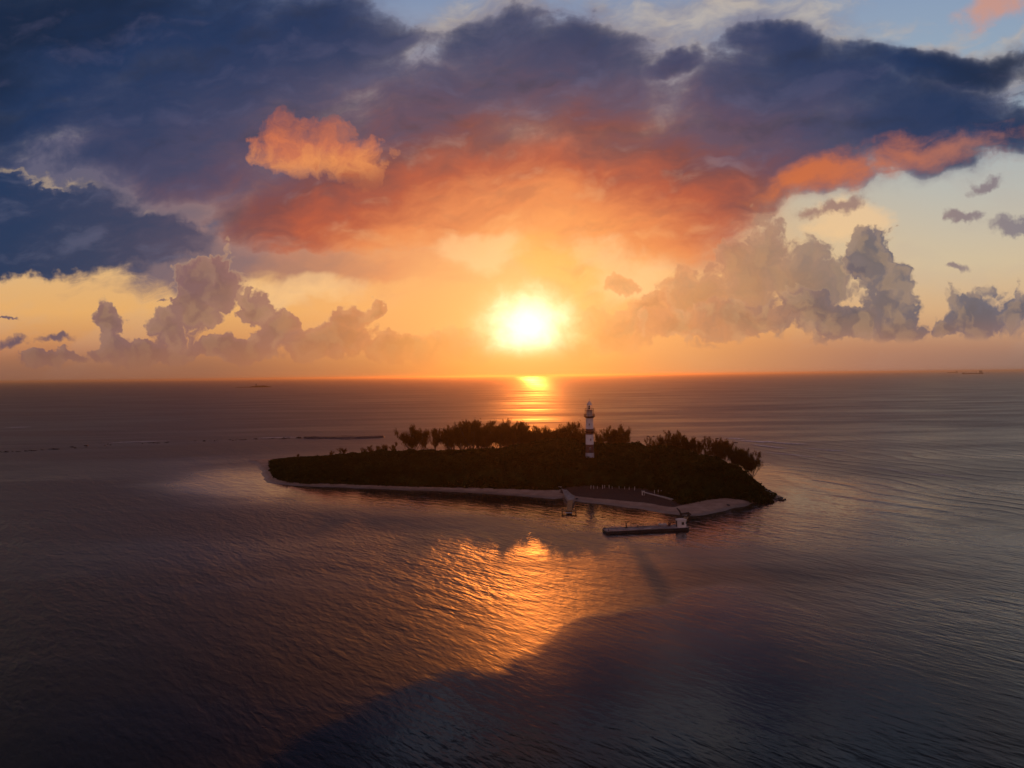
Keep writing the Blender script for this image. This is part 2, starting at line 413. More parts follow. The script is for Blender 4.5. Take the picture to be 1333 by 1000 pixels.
def tag(o, label=None, cat=None, group=None, kind=None):
    for k, v in (('label', label), ('category', cat), ('group', group), ('kind', kind)):
        if v: o[k] = v
    return o
def empty(name, loc=(0, 0, 0), rz=0.0):
    o = bpy.data.objects.new(name, None); COL.objects.link(o)
    o.location = loc; o.rotation_euler.z = rz; o.empty_display_size = 0.5
    return o
def copy_tree(o, parent=None):
    c = o.copy(); COL.objects.link(c)
    if parent is not None: c.parent = parent
    for ch in list(o.children): copy_tree(ch, c)
    return c

# ------------------------------------------------------------------ materials
def mat(name):
    m = bpy.data.materials.new(name); m.use_nodes = True
    nt = m.node_tree; nt.nodes.clear()
    n = Nodes(nt)
    out = nt.nodes.new('ShaderNodeOutputMaterial')
    return m, n, out
def pos(n):
    g = n.n.new('ShaderNodeNewGeometry'); return g.outputs['Position']
def attr(n, name):
    a = n.n.new('ShaderNodeAttribute'); a.attribute_name = name; return a.outputs['Fac']
def weathered(name, c, rough=.7, var=.25, scale=.8, metal=0.0, dirt=(.08, .06, .05), dirt_amt=.35):
    """Paint, concrete or wood with uneven tone, stains and a little bump."""
    m, n, out = mat(name)
    b = n.n.new('ShaderNodeBsdfPrincipled')
    tc = n.n.new('ShaderNodeTexCoord').outputs['Object']
    a = n.noise(tc, scale, 6, .6, dim='3D')
    st = n.noise(n.mapping(tc, (0, 0, 0), 0, (1, 1, .15), 'POINT'), scale * 1.7, 5, .65, dim='3D')
    col = n.mix(n.step(a, .35, .7), tuple(v * (1 - var) for v in c), tuple(min(1, v * (1 + var * .4)) for v in c))
    col = n.mix(n.step(st, .55, .75, 0, dirt_amt), col, dirt)
    n.put(b.inputs['Base Color'], col); b.inputs['Roughness'].default_value = rough; b.inputs['Metallic'].default_value = metal
    bp = n.n.new('ShaderNodeBump'); bp.inputs['Strength'].default_value = .25; bp.inputs['Distance'].default_value = .05
    n.put(bp.inputs['Height'], n.noise(tc, scale * 9, 4, .6, dim='3D')); n.l.new(bp.outputs[0], b.inputs['Normal'])
    n.l.new(b.outputs[0], out.inputs[0])
    return m
def leafy(name, c0, c1, trans=.35):
    m, n, out = mat(name)
    d = n.n.new('ShaderNodeBsdfDiffuse'); t = n.n.new('ShaderNodeBsdfTranslucent'); mx = n.n.new('ShaderNodeMixShader')
    oi = n.n.new('ShaderNodeObjectInfo')
    f = n.noise(pos(n), .22, 3, .6, dim='3D')
    f2 = n.noise(pos(n), 1.7, 2, .6, dim='3D'); f3 = n.noise(pos(n), .06, 3, .6, dim='3D')
    col = n.mix(n.step(n.add(n.mul(f, .6), n.mul(f2, .4)), .36, .64), c0, c1)
    col = n.mix(n.step(f3, .38, .62, 0, .6), col, (c0[0] * .7, c0[1] * 1.1, c0[2]))
    n.put(d.inputs[0], col); n.put(t.inputs[0], n.mix(.5, col, (c1[0] * 1.5, c1[1] * 1.25, c1[2])))
    mx.inputs[0].default_value = trans
    n.l.new(d.outputs[0], mx.inputs[1]); n.l.new(t.outputs[0], mx.inputs[2]); n.l.new(mx.outputs[0], out.inputs[0])
    return m

M = {}
M['white'] = weathered('white_paint', (.66, .60, .57), .6, .14, .35, dirt=(.30, .22, .16), dirt_amt=.35)
M['red'] = weathered('dark_red_paint', (.10, .030, .022), .6, .3, .5, dirt_amt=.3)
M['concrete'] = weathered('concrete', (.38, .33, .30), .85, .3, .6)
M['deck'] = weathered('worn_deck', (.34, .28, .27), .8, .4, .35, dirt=(.06, .04, .04), dirt_amt=.6)
M['hull'] = weathered('dark_hull_paint', (.022, .018, .020), .55, .4, .4)
M['timber'] = weathered('dark_timber', (.045, .032, .024), .85, .4, 1.5)
M['ochre'] = weathered('ochre_planks', (.42, .24, .10), .8, .3, 1.2)
M['pale'] = weathered('pale_paint', (.60, .56, .52), .7, .2, 1.0)
M['metal'] = weathered('grey_metal', (.22, .22, .23), .45, .2, 1.0, metal=.6)
M['rock'] = weathered('wet_rock', (.055, .042, .038), .5, .5, .8)
M['bark'] = weathered('bark', (.085, .060, .045), .9, .4, 1.4)
M['scrub'] = leafy('scrub_leaves', (.013, .020, .006), (.050, .058, .016), .25)
M['needle'] = leafy('feathery_needles', (.055, .038, .012), (.14, .085, .022), .6)
def glassy():
    m, n, out = mat('dark_glass'); b = n.n.new('ShaderNodeBsdfPrincipled')
    b.inputs['Base Color'].default_value = (.01, .012, .016, 1); b.inputs['Roughness'].default_value = .08
    n.l.new(b.outputs[0], out.inputs[0]); return m
M['glass'] = glassy()
def clear_glass():
    m, n, out = mat('lantern_glass'); g = n.n.new('ShaderNodeBsdfGlass'); t = n.n.new('ShaderNodeBsdfTransparent'); mx = n.n.new('ShaderNodeMixShader')
    g.inputs['Roughness'].default_value = .02; g.inputs['IOR'].default_value = 1.1; mx.inputs[0].default_value = .3
    n.l.new(t.outputs[0], mx.inputs[1]); n.l.new(g.outputs[0], mx.inputs[2]); n.l.new(mx.outputs[0], out.inputs[0]); return m
M['pane'] = clear_glass()

# ------------------------------------------------------------------ plan of the island
def poly_sdf(px, py, poly):
    """Signed distance (inside positive) of points to a closed polygon."""
    poly = np.asarray(poly, float); a = poly; b = np.roll(poly, -1, 0)
    d2 = np.full(px.shape, 1e18); ins = np.zeros(px.shape, bool)
    for (x0, y0), (x1, y1) in zip(a, b):
        ex, ey = x1 - x0, y1 - y0; L = ex * ex + ey * ey + 1e-12
        t = np.clip(((px - x0) * ex + (py - y0) * ey) / L, 0, 1)
        d2 = np.minimum(d2, (px - x0 - t * ex) ** 2 + (py - y0 - t * ey) ** 2)
        c = ((y0 > py) != (y1 > py)) & (px < (x1 - x0) * (py - y0) / (y1 - y0 + 1e-12) + x0)
        ins ^= c
    d = np.sqrt(d2); return np.where(ins, d, -d)
def vnoise(x, y, scale, seed=0, octv=4):
    """Value noise fBm, roughly -1..1."""
    out = np.zeros(np.shape(x)); amp, tot = 1.0, 0.0
    for o in range(octv):
        r_ = np.random.default_rng(seed * 31 + o); tab = r_.uniform(-1, 1, (257, 257))
        u, v = x / scale * 2 ** o + 17.3 * o + 100, y / scale * 2 ** o + 9.1 * o + 100
        iu, iv = np.floor(u).astype(int), np.floor(v).astype(int); fu, fv = u - iu, v - iv
        fu, fv = fu * fu * (3 - 2 * fu), fv * fv * (3 - 2 * fv)
        g = lambda a, b: tab[a % 257, b % 257]
        out += amp * ((g(iu, iv) * (1 - fu) + g(iu + 1, iv) * fu) * (1 - fv) + (g(iu, iv + 1) * (1 - fu) + g(iu + 1, iv + 1) * fu) * fv)
        tot += amp; amp *= .5
    return out / tot
def sm(x, a, b):
    t = np.clip((x - a) / (b - a), 0, 1); return t * t * (3 - 2 * t)

SHORE_PX = [(320, 599.5), (330, 602), (338, 609), (341, 617), (345, 625), (352, 629), (375, 632), (415, 634), (450, 634.6), (500, 637), (540, 638.5), (590, 640.5), (640, 643.3), (690, 647), (722, 650),
            (734, 648), (742, 650.5), (752, 653), (780, 656), (805, 659), (830, 662), (860, 667), (880, 670), (895, 672), (912, 671.5), (928, 668), (945, 664.5), (962, 660), (980, 655), (995, 653), (1008, 653), (1016, 651), (1020, 648.5), (1012, 645)]
SHORE = [at(*p)[:2] for p in SHORE_PX] + [(113, 322), (113, 350), (108, 380), (96, 408), (76, 430), (48, 446), (16, 456), (-18, 461), (-52, 460), (-84, 455), (-112, 449), (-136, 445)]
VEG_PX = [(352, 600), (353, 608), (356, 617), (362, 622), (375, 625.5), (400, 627), (450, 628), (500, 630), (540, 631.5), (600, 633), (660, 635), (700, 637), (726, 637), (738, 634), (760, 633), (790, 635),
          (815, 636.5), (840, 638), (858, 643), (876, 650), (888, 655.5), (905, 653), (920, 650), (945, 647.5), (970, 648.5), (990, 650), (1002, 648.5), (1006, 643)]
VEG = [at(*p, 1.6)[:2] for p in VEG_PX] + [(111.5, 325), (110, 352), (104, 380), (90, 405), (70, 424), (44, 438), (14, 447), (-20, 451), (-52, 450), (-84, 445), (-112, 440), (-132, 438)]
SOIL_PX = [(730, 641), (742, 642.5), (752, 645), (775, 648), (800, 650), (820, 652), (840, 654), (862, 658), (878, 660), (889, 658)]
SOIL = [at(*p, 1.2)[:2] for p in SOIL_PX] + [at(*p, 1.6)[:2] for p in ((905, 652), (905, 640), (730, 630))]

gx = np.arange(-190, 136.1, 1.0); gy = np.arange(240, 486.1, 1.0)
GX, GY = np.meshgrid(gx, gy)
wob = vnoise(GX, GY, 9, 3, 3) * 1.1
S_SH = poly_sdf(GX, GY, SHORE) + wob * 1.3
S_VG = poly_sdf(GX, GY, VEG) + wob
S_SO = poly_sdf(GX, GY, SOIL) + wob
TZ = np.where(S_SH > 0, 1.5 * (1 - np.exp(-np.maximum(S_SH, 0) / 6.0)) + .9 * sm(S_SH, 8, 45), np.maximum(S_SH * .11, -2.2)) + vnoise(GX, GY, 4, 5, 3) * .10
def ground_z(x, y):
    i = np.clip(np.round((np.asarray(y) - gy[0])).astype(int), 0, len(gy) - 1); j = np.clip(np.round((np.asarray(x) - gx[0])).astype(int), 0, len(gx) - 1)
    return TZ[i, j]
def grid_faces(ny, nx):
    i = np.arange(ny * nx).reshape(ny, nx)
    return np.stack([i[:-1, :-1], i[:-1, 1:], i[1:, 1:], i[1:, :-1]], -1)

def ground_mat():
    m, n, out = mat('island_ground'); b = n.n.new('ShaderNodeBsdfPrincipled')
    p = pos(n); z = n.sep(p)[2]
    a = n.noise(p, .25, 5, .6, dim='3D'); f = n.noise(p, 1.6, 5, .65, dim='3D')
    sand = n.mix(n.step(a, .35, .68), (.35, .215, .15), (.47, .31, .225))
    sand = n.mix(n.step(f, .60, .70, 0, .65), sand, (.14, .10, .08))              # wrack, twigs and footprints
    wet = n.step(n.add(z, n.mul(n.sub(a, .5), .5)), .75, .12)
    sand = n.mix(n.mul(wet, .72), sand, (.15, .11, .085))
    soil = n.mix(n.step(f, .35, .65), (.036, .015, .009), (.085, .036, .022))
    n.put(b.inputs['Base Color'], n.mix(n.step(n.add(attr(n, 'soil'), n.mul(n.sub(f, .5), .8)), .3, .7), sand, soil))
    n.put(b.inputs['Roughness'], n.step(wet, 0, 1, .9, .35))
    bp = n.n.new('ShaderNodeBump'); bp.inputs['Strength'].default_value = .6; bp.inputs['Distance'].default_value = .25
    n.put(bp.inputs['Height'], f); n.l.new(bp.outputs[0], b.inputs['Normal'])
    n.l.new(b.outputs[0], out.inputs[0]); return m
soil_a = np.maximum(np.maximum(sm(S_VG, -1.5, 1.0), sm(S_SO, -1.5, 1.5)), sm(GX, 97, 101) * sm(GY, 279, 283))
keep = S_SH > -16
F = grid_faces(len(gy), len(gx)); kf = keep[:-1, :-1] & keep[1:, 1:] & keep[:-1, 1:] & keep[1:, :-1]
FF = F[kf]; used, inv = np.unique(FF, return_inverse=True)
V = np.stack([GX, GY, TZ], -1).reshape(-1, 3)[used]
tag(mesh_np('island_terrain', V, inv.reshape(-1, 4), ground_mat(), smooth=True, attrs={'soil': soil_a.ravel()[used]}), kind='structure')

# ------------------------------------------------------------------ water
def spread(lo, hi, st, far):
    a = list(np.arange(lo, hi + .1, st)); d = st
    while a[-1] < far: d *= 1.45; a.append(min(a[-1] + d, far))
    d = st; b = []; q = lo
    while q > -far: d *= 1.45; q = max(q - d, -far); b.append(q)
    return np.array(b[::-1] + a)
FAR = 45000.0
wx, wy = spread(-300, 320, 3.0, FAR), spread(84, 640, 3.0, FAR)
WX, WY = np.meshgrid(wx, wy)
w_sh = poly_sdf(WX, WY, SHORE)
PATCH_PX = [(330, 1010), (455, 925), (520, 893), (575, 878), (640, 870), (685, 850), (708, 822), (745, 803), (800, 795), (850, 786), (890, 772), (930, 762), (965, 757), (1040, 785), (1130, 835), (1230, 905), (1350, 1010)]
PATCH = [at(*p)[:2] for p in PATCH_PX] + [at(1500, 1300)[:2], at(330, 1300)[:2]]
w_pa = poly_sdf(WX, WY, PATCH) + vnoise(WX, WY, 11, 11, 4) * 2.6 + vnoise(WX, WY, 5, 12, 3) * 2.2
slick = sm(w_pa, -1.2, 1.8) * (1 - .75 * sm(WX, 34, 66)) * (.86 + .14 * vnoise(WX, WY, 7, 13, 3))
# sheltered water: near side of the island and the lagoon inside the reef
lee = (.55 * sm(w_sh, -150, -60) + .45 * sm(w_sh, -50, -10)) * sm(WY, 440, 330)
LAG = [at(*p)[:2] for p in ((-40, 594), (150, 582), (330, 574), (500, 574), (560, 592), (330, 600), (150, 620), (-40, 640))]
lee = np.maximum(lee, .22 * sm(poly_sdf(WX, WY, LAG), -10, 15))
lee = np.clip(lee, 0, 1)
lee *= 1 - .3 * sm(vnoise(WX, WY, 25, 21, 3), -.1, .6)
SWL = [at(*p)[:2] for p in ((930, 577), (1060, 566), (1500, 575), (1500, 700), (1150, 690), (1030, 640), (990, 600))]
swl = sm(poly_sdf(WX, WY, SWL), -12, 25) * (.55 + .45 * sm(vnoise(WX, WY, 40, 23, 3), -.4, .5))
shoal = sm(w_sh, -9, 0)
east = sm(WX, 20, 170)
front = sm(WY, 470 + 500 * east, 310) * sm(np.abs(WX), 520, 200)
chop = 1.0 + .35 * front
chop = chop * (1 - .72 * sm(WY, 215, 118)) * (1 - .68 * lee) * (1 - .45 * slick)
gloss = .54 - .09 * front - .15 * east
gloss = gloss * (1 - .3 * sm(WY, 200, 110)) * (1 - .75 * np.clip(lee * 1.5, 0, 1) * sm(w_sh, -75, -22)) * (1 - .62 * slick)

def water_mat():
    m, n, out = mat('sea_water')
    b = n.n.new('ShaderNodeBsdfPrincipled')
    p = pos(n)
    x, y, _z = n.sep(p)
    p2 = n.xyz(x, y, 0)
    chop_, gloss_, sw, sh = attr(n, 'chop'), attr(n, 'gloss'), attr(n, 'swell'), attr(n, 'shoal')
    gust = n.noise(p2, .013, 4, .6)
    gst = n.step(gust, .30, .72, .55, 1.25)
    amp = n.mul(gst, chop_)
    # crests run along this direction; each octave is noise stretched along its crests
    def crest(wl, ang, st, det, seed):
        q = n.mapping(p2, (seed, seed * 2.3, 0), R(ang), (wl * st, wl, 1))
        return n.noise(q, 1.0, det, .5, .25)
    h = n.mul(n.sub(crest(1.15, -50, 2.6, 2, 3.1), .5), RIP[0])
    h = n.mad(n.sub(crest(3.1, -43, 3.0, 2, 8.7), .5), RIP[1], h)
    h = n.mad(n.sub(crest(9.0, -52, 3.4, 1, 1.9), .5), RIP[2], h)
    h = n.mad(n.sub(crest(38.0, -35, 3.0, 1, 5.3), .5), RIP[3], h)
    h = n.mul(h, amp)
    # swell bending round the point
    ph = n.mad(x, .94, n.mul(y, .34))
    ph = n.mad(n.sub(n.noise(p2, .011, 2, .5), .5), 70.0, ph)
    s_ = n.m('SINE', n.mul(ph, 2 * math.pi / 17.0))
    s_ = n.m('POWER', n.mad(s_, .5, .5), 3.0)
    h = n.mad(n.mul(s_, sw), .55, h)
    bp = n.n.new('ShaderNodeBump'); bp.inputs['Strength'].default_value = 1.0; bp.inputs['Distance'].default_value = 1.0
    n.put(bp.inputs['Height'], h)
    n.l.new(bp.outputs[0], b.inputs['Normal'])
    n.put(b.inputs['Base Color'], n.mix(n.mul(sh, .6), (.0025, .006, .009), (.085, .060, .038)))
    rough = gloss_
    streak = n.noise(n.mapping(p2, (0, 0, 0), R(4), (300, 60, 1)), 1.0, 7, .65)
    rough = n.mul(rough, n.step(streak, .32, .68, .82, 1.25))
    n.put(b.inputs['Roughness'], rough)
    b.inputs['IOR'].default_value = WIOR
    n.put(b.inputs['Specular IOR Level'], n.step(attr(n, 'spec_dim'), 0, 1, .5, .07, 'LINEAR'))  # specular cut by place: darkening painted into the patch and the near water
    n.l.new(b.outputs[0], out.inputs[0])
    return m
RIP = (.22, .32, .34, .22)
WROUGH = (.17, .10, .6)
WIOR = 2.6
Vw = np.stack([WX, WY, np.zeros_like(WX)], -1).reshape(-1, 3)
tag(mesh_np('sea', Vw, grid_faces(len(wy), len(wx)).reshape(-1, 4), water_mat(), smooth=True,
            attrs={'chop': chop.ravel(), 'gloss': gloss.ravel(), 'spec_dim': np.maximum(.97 * slick, sm(WY, 205, 112) ** .8).ravel(), 'swell': swl.ravel(), 'shoal': shoal.ravel()}), kind='structure')

# ------------------------------------------------------------------ low dense scrub of the island (one uncountable mass)
def quads(c, u, v):
    """Leaf faces from centres and half axes."""
    V = np.stack([c - u - v, c + u - v, c + u + v, c - u + v], 1).reshape(-1, 3)
    return V, np.arange(len(V)).reshape(-1, 4)
def rand_dirs(n, r=rng):
    d = r.normal(size=(n, 3)); return d / np.linalg.norm(d, axis=1, keepdims=True)
def hor_y(px): return 489.0 - (px - 666.5) * .01125

TOP_X = [330, 360, 385, 420, 450, 480, 505, 560, 620, 660, 700, 712, 735, 752, 758, 778, 783, 800, 830, 850, 872, 892, 905, 935, 950, 972, 986, 1000, 1012]
TOP_Y = [601, 600, 599, 597, 594, 591, 590, 590, 588, 585, 577, 573, 573, 576, 600, 600, 580, 579, 580, 584, 583, 588, 594, 596, 603, 607, 620, 636, 645]
def canopy_h(x, y, sv):
    """Height of the scrub above the plane z=0 at plan points; low towards the west point and the back shore."""
    px = 666.5 + FPX * x / y
    ty = np.interp(px, TOP_X, TOP_Y)
    ty = np.where((px > 756) & (px < 780) & (y > 372), 579, ty)
    line = CAM_H - (ty - hor_y(px)) * y / FPX
    n = vnoise(x, y, 11, 41, 3)
    cap = np.interp(px, [340, 420, 520, 620, 720, 900, 960, 1000], [3.0, 5.5, 9.5, 11.5, 13.0, 12.5, 10, 5])
    edge = 1.0 - np.exp(-np.maximum(sv, 0) / 5.5)
    h = np.minimum(cap * (1 + .30 * n), line + 1.0 * vnoise(x, y, 6, 43, 3)) * edge
    return h + (2.6 * np.abs(vnoise(x, y, 6.5, 47, 2)) - .7 + .7 * vnoise(x, y, 3.6, 44, 3)) * edge
CH = canopy_h(GX, GY, S_VG)
body_z = np.maximum(CH - .9, TZ + .05)
kf2 = (S_VG > .6); kf2 = kf2[:-1, :-1] & kf2[1:, 1:] & kf2[:-1, 1:] & kf2[1:, :-1]
FF = F[kf2]; used, inv = np.unique(FF, return_inverse=True)
Vb = np.stack([GX, GY, body_z], -1).reshape(-1, 3)[used]; Fb = inv.reshape(-1, 4)
nC = 30000
cx = rng.uniform(gx[0], gx[-1], nC * 3); cy = rng.uniform(gy[0], gy[-1], nC * 3)
sv = poly_sdf(cx, cy, VEG) + vnoise(cx, cy, 9, 3, 3) * 1.1
prob = np.where(sv > -.6, np.where(sv < 9, 1.0, .55), 0)
k = rng.random(len(cx)) < prob; cx, cy, sv = cx[k], cy[k], sv[k]
gz = ground_z(cx, cy); cz = np.maximum(canopy_h(cx, cy, np.maximum(sv, .8)), gz + .4)
drop = np.where(sv < 7, rng.random(len(cx)) ** 1.5, 0) * np.maximum(cz - gz - .4, 0)
cz = cz - drop
q = 11
ctr = np.repeat(np.stack([cx, cy, cz], 1), q, 0)
off = rand_dirs(len(ctr)) * (rng.random((len(ctr), 1)) ** .5) * np.array([1.15, 1.15, .85])
nrm = rand_dirs(len(ctr)) + np.array([0, 0, .5]); nrm /= np.linalg.norm(nrm, axis=1, keepdims=True)
u = np.cross(nrm, rand_dirs(len(ctr))); u /= np.linalg.norm(u, axis=1, keepdims=True) + 1e-9
w = np.cross(nrm, u)
sz = rng.uniform(.18, .48, (len(ctr), 1))
Vl, Fl = quads(ctr + off, u * sz, w * sz * .6)
tag(mesh_np('undergrowth', np.concatenate([Vb, Vl]), np.concatenate([Fb, Fl + len(Vb)]), M['scrub']), kind='stuff')

# ------------------------------------------------------------------ feathery trees
def limb(path, p, d, ln, r0, depth, r):
    """A bending limb as a list of points; returns end points for the foliage."""
    pts, rad = [Vector(p)], [r0]
    n = 5
    for i in range(n):
        d = (d + Vector((r.uniform(-.16, .16), r.uniform(-.16, .16), .10))).normalized()
        pts.append(pts[-1] + d * (ln / n)); rad.append(r0 * (1 - .75 * (i + 1) / n))
    path.append((pts, rad))
    tips = [(pts[j], d) for j in range(2, n + 1)]
    if depth > 0:
        for j in range(3):
            i = r.randint(1, n - 1)
            a = r.uniform(0, 2 * math.pi)
            d2 = (d * .8 + Vector((math.cos(a), math.sin(a), .35)) * .8).normalized()
            tips += limb(path, pts[i], d2, ln * r.uniform(.45, .62), rad[i] * .65, depth - 1, r)
    return tips
def make_tree(seed, h=20.0, spread_=.45, limbs=5, fork=.16, tuft=46, lean=0.0, fine=.075, low=.36):
    """Ascending-limbed coastal tree with upright feathery sprays: a trunk with limbs and a crown of needle tufts."""
    r = random.Random(seed); g = np.random.default_rng(seed)
    root = empty('casuarina_tree')
    path = []; tips = []
    base = [Vector((0, 0, -.6)), Vector((lean * .3, 0, h * fork * .5)), Vector((lean, r.uniform(-.3, .3), h * fork))]
    path.append((base, [h * .022, h * .018, h * .016]))
    for i in range(limbs):
        a = 2 * math.pi * i / limbs + r.uniform(-.4, .4)
        up = 1.0 if i else 1.9
        d = Vector((math.cos(a) * spread_ + lean * .12, math.sin(a) * spread_, up)).normalized()
        tips += limb(path, base[-1] - Vector((0, 0, r.uniform(0, h * fork * .4))), d, h * r.uniform(.58, .82), h * .012, 2, r)
    mb = MB()
    for pts, rad in path: mb.tube(pts, [max(x, .035) for x in rad], n=5, cap=False)
    mb.build('trunk', M['bark'], root)
    C = []; U = []; W = []
    zmin = h * low
    for (p, d) in tips:
        if p.z < zmin * r.uniform(.7, 1.25): continue
        n = int(tuft * r.uniform(.5, 1.2))
        o = g.normal(size=(n, 3)) * np.array([.034, .034, .040]) * h * r.uniform(.55, 1.1)
        c = np.array(p) + np.array(d) * .02 * h + o
        ax = np.array(d) * .55 + np.array([0, 0, .75]) + g.normal(size=(n, 3)) * .42
        ax /= np.linalg.norm(ax, axis=1, keepdims=True)
        sd = np.cross(ax, g.normal(size=(n, 3))); sd /= np.linalg.norm(sd, axis=1, keepdims=True)
        ln = g.uniform(.35, .85, (n, 1)) * h / 20
        C.append(c); U.append(ax * ln); W.append(sd * fine * g.uniform(.7, 1.5, (n, 1)) * h / 20)
    Vt, Ft = quads(np.concatenate(C), np.concatenate(U), np.concatenate(W))
    mesh_np('crown', Vt, Ft, M['needle'], root)
    root['height'] = max(p.z for p, d in tips)
    return root
protos = [make_tree(11, 20, .50, 5, .20, 20, 0, .075, .52), make_tree(12, 20, .34, 4, .26, 22, 0, .075, .50), make_tree(13, 20, .42, 5, .16, 20, .9, .075, .50),
          make_tree(14, 20, .28, 4, .30, 24, 0, .07, .52), make_tree(15, 20, .66, 7, .14, 19, 0, .08, .42), make_tree(16, 20, .46, 4, .22, 20, -1.2, .075, .5)]
spreading = protos[4]

ORD = ['first', 'second', 'third', 'fourth', 'fifth', 'sixth', 'seventh', 'eighth', 'ninth', 'tenth', 'eleventh', 'twelfth', 'thirteenth', 'fourteenth', 'fifteenth', 'sixteenth',
       'seventeenth', 'eighteenth', 'nineteenth', 'twentieth', 'twenty-first', 'twenty-second', 'twenty-third', 'twenty-fourth', 'twenty-fifth']
used_proto = set()
def plant_tree(px, top, y, pi, label, group, wide=1.0, cat='tree', lean=0.0):
    src = protos[pi]
    t = src if pi not in used_proto else copy_tree(src)
    used_proto.add(pi)
    p = at_y(px, top, y); z0 = float(ground_z(p.x, p.y)) - .05
    s = max(p.z - z0, .8) / src['height']
    t.location = (p.x, y, z0); t.rotation_euler = (0, lean, random.uniform(0, 6.28)); t.scale = (s * wide, s * wide, s)
    return tag(t, label, cat, group)
G = 'feathery casuarinas along the back of the island'
# the dense stand between the spreading tree and the lighthouse
stand = [(583, 556, 422), (590, 553, 431), (599, 551, 420), (608, 549.5, 428), (617, 550, 419), (626, 552, 430), (634, 550, 421), (643, 551, 431), (651, 549, 420), (660, 551, 430), (668, 552, 420),
         (677, 553, 429), (686, 552, 420), (696, 555, 428), (706, 556, 421), (716, 558, 430), (726, 556, 420), (736, 560, 428), (746, 553, 420), (755, 557, 427)]
for i, (px, ty, y) in enumerate(stand):
    plant_tree(px, ty + random.uniform(-2.5, 2.5), y, (0, 1, 3, 2, 5, 4, 3)[i % 7], ORD[i] + ' tall casuarina from the left in the dense backlit stand left of the lighthouse', G, random.uniform(1.05, 1.3))
plant_tree(537, 556, 415, 4, 'broad spreading casuarina at the left end of the tall tree row', G, 1.05)
for i, px in enumerate([588, 602, 615, 629, 640, 654, 666, 680, 693, 709, 723, 741]):
    plant_tree(px, 559 + random.uniform(-3, 4), 436 + random.uniform(-4, 5), (2, 0, 5, 4, 1)[i % 5], ORD[i] + ' shorter casuarina from the left behind the dense stand left of the lighthouse', G, random.uniform(1.2, 1.6))
plant_tree(553, 558.5, 428, 2, 'upright casuarina just right of the broad spreading one', G, .8)
plant_tree(568, 559, 424, 5, 'thin casuarina leaning in the gap before the dense stand', G, .8)
for i, (px, ty, y, w) in enumerate([(474, 583, 430, .8), (483, 580, 434, .9), (492, 581, 430, .8), (502, 578.5, 433, .8), (513, 576, 428, .9)]):
    plant_tree(px, ty, y, (1, 0, 5, 2, 3)[i], ORD[i] + ' low wispy casuarina from the left beside the broad spreading one', 'low wispy casuarinas at the left end', w * 1.2)
plant_tree(431, 587, 428, 0, 'small bushy tree rising above the low scrub near the west point', 'small trees at the west end', 1.5)
plant_tree(447, 583, 430, 1, 'small forked tree above the low scrub, nearer the tall row', 'small trees at the west end', 1.4)
plant_tree(388, 591, 434, 3, 'lone dark round bush standing near the sandy west point', 'small trees at the west end', 2.0, 'bush')
for i, (px, ty, y, pi) in enumerate([(782, 563, 402, 1), (793, 556, 410, 0), (804, 555, 404, 4), (815, 561, 409, 5)]):
    plant_tree(px, ty, y, pi, ORD[i] + ' casuarina from the left in the clump right of the lighthouse', 'casuarinas right of the lighthouse', .85)
for i, (px, ty, y, pi) in enumerate([(851, 570, 384, 1), (861, 566, 390, 2), (871, 562, 384, 0), (881, 562, 390, 3), (891, 566, 382, 4)]):
    plant_tree(px, ty, y, pi, ORD[i] + ' casuarina from the left in the middle clump on the right side', 'casuarinas right of the lighthouse', .9)
for i, (px, ty, y, pi) in enumerate([(904, 571, 372, 3), (914, 569, 378, 1), (924, 570, 368, 0), (934, 571, 374, 2), (944, 575, 362, 5), (953, 577, 352, 0), (961, 581, 346, 4)]):
    plant_tree(px, ty, y, pi, ORD[i] + ' casuarina from the left in the clump at the east end', 'casuarinas at the east end', .85)
plant_tree(969, 584, 338, 2, 'dark casuarina beside the leaning one at the east end', 'casuarinas at the east end', .9)
plant_tree(979, 590, 330, 4, 'casuarina leaning out over the water at the east end', 'casuarinas at the east end', .9, lean=.16)

# ------------------------------------------------------------------ lighthouse
Y_L = 370.0
p = at_y(768, 614, Y_L); lz = float(ground_z(p.x, Y_L))
lh = tag(empty('lighthouse', (p.x, Y_L, 0)), 'tall white lighthouse with dark bands and two galleries rising from the trees', 'lighthouse')
prof = [(2.35, lz - .5), (2.30, 4.4), (2.28, 4.4), (2.22, 10.0), (2.20, 10.0), (2.10, 14.4), (2.10, 14.4), (2.04, 19.6), (2.04, 19.6), (2.02, 22.6), (2.02, 22.6), (1.92, 28.4)]
mb = MB(); mb.lathe(prof, 32, mis=[1, 1, 0, 0, 1, 1, 0, 0, 1, 1, 0])
tw = mb.build('tower', [M['white'], M['red']], lh)
for zz, aa in ((25.0, -1.75), (17.0, -1.4), (7.2, -1.7), (12.3, -1.55)):
    r_ = 2.05 + (22 - zz) * .012
    mb = MB(); mb.box((math.cos(aa) * r_, math.sin(aa) * r_, zz), (.16, .62, 1.25), aa, bevel=.03); wn = mb.build('window', M['white'], lh)
    mb = MB(); mb.box((math.cos(aa) * (r_ + .06), math.sin(aa) * (r_ + .06), zz), (.08, .40, 1.0), aa); mb.build('pane', M['glass'], wn)
mb = MB(); mb.box((math.cos(-1.2) * 2.3, math.sin(-1.2) * 2.3, lz + 1.0), (.2, 1.0, 2.1), -1.2, bevel=.03); dr_ = mb.build('door', M['red'], lh)
mb = MB(); mb.box((math.cos(-1.2) * 2.43 + .3, math.sin(-1.2) * 2.43 + .11, lz + 1.0), (.1, .1, .14), -1.2); mb.build('handle', M['metal'], dr_)
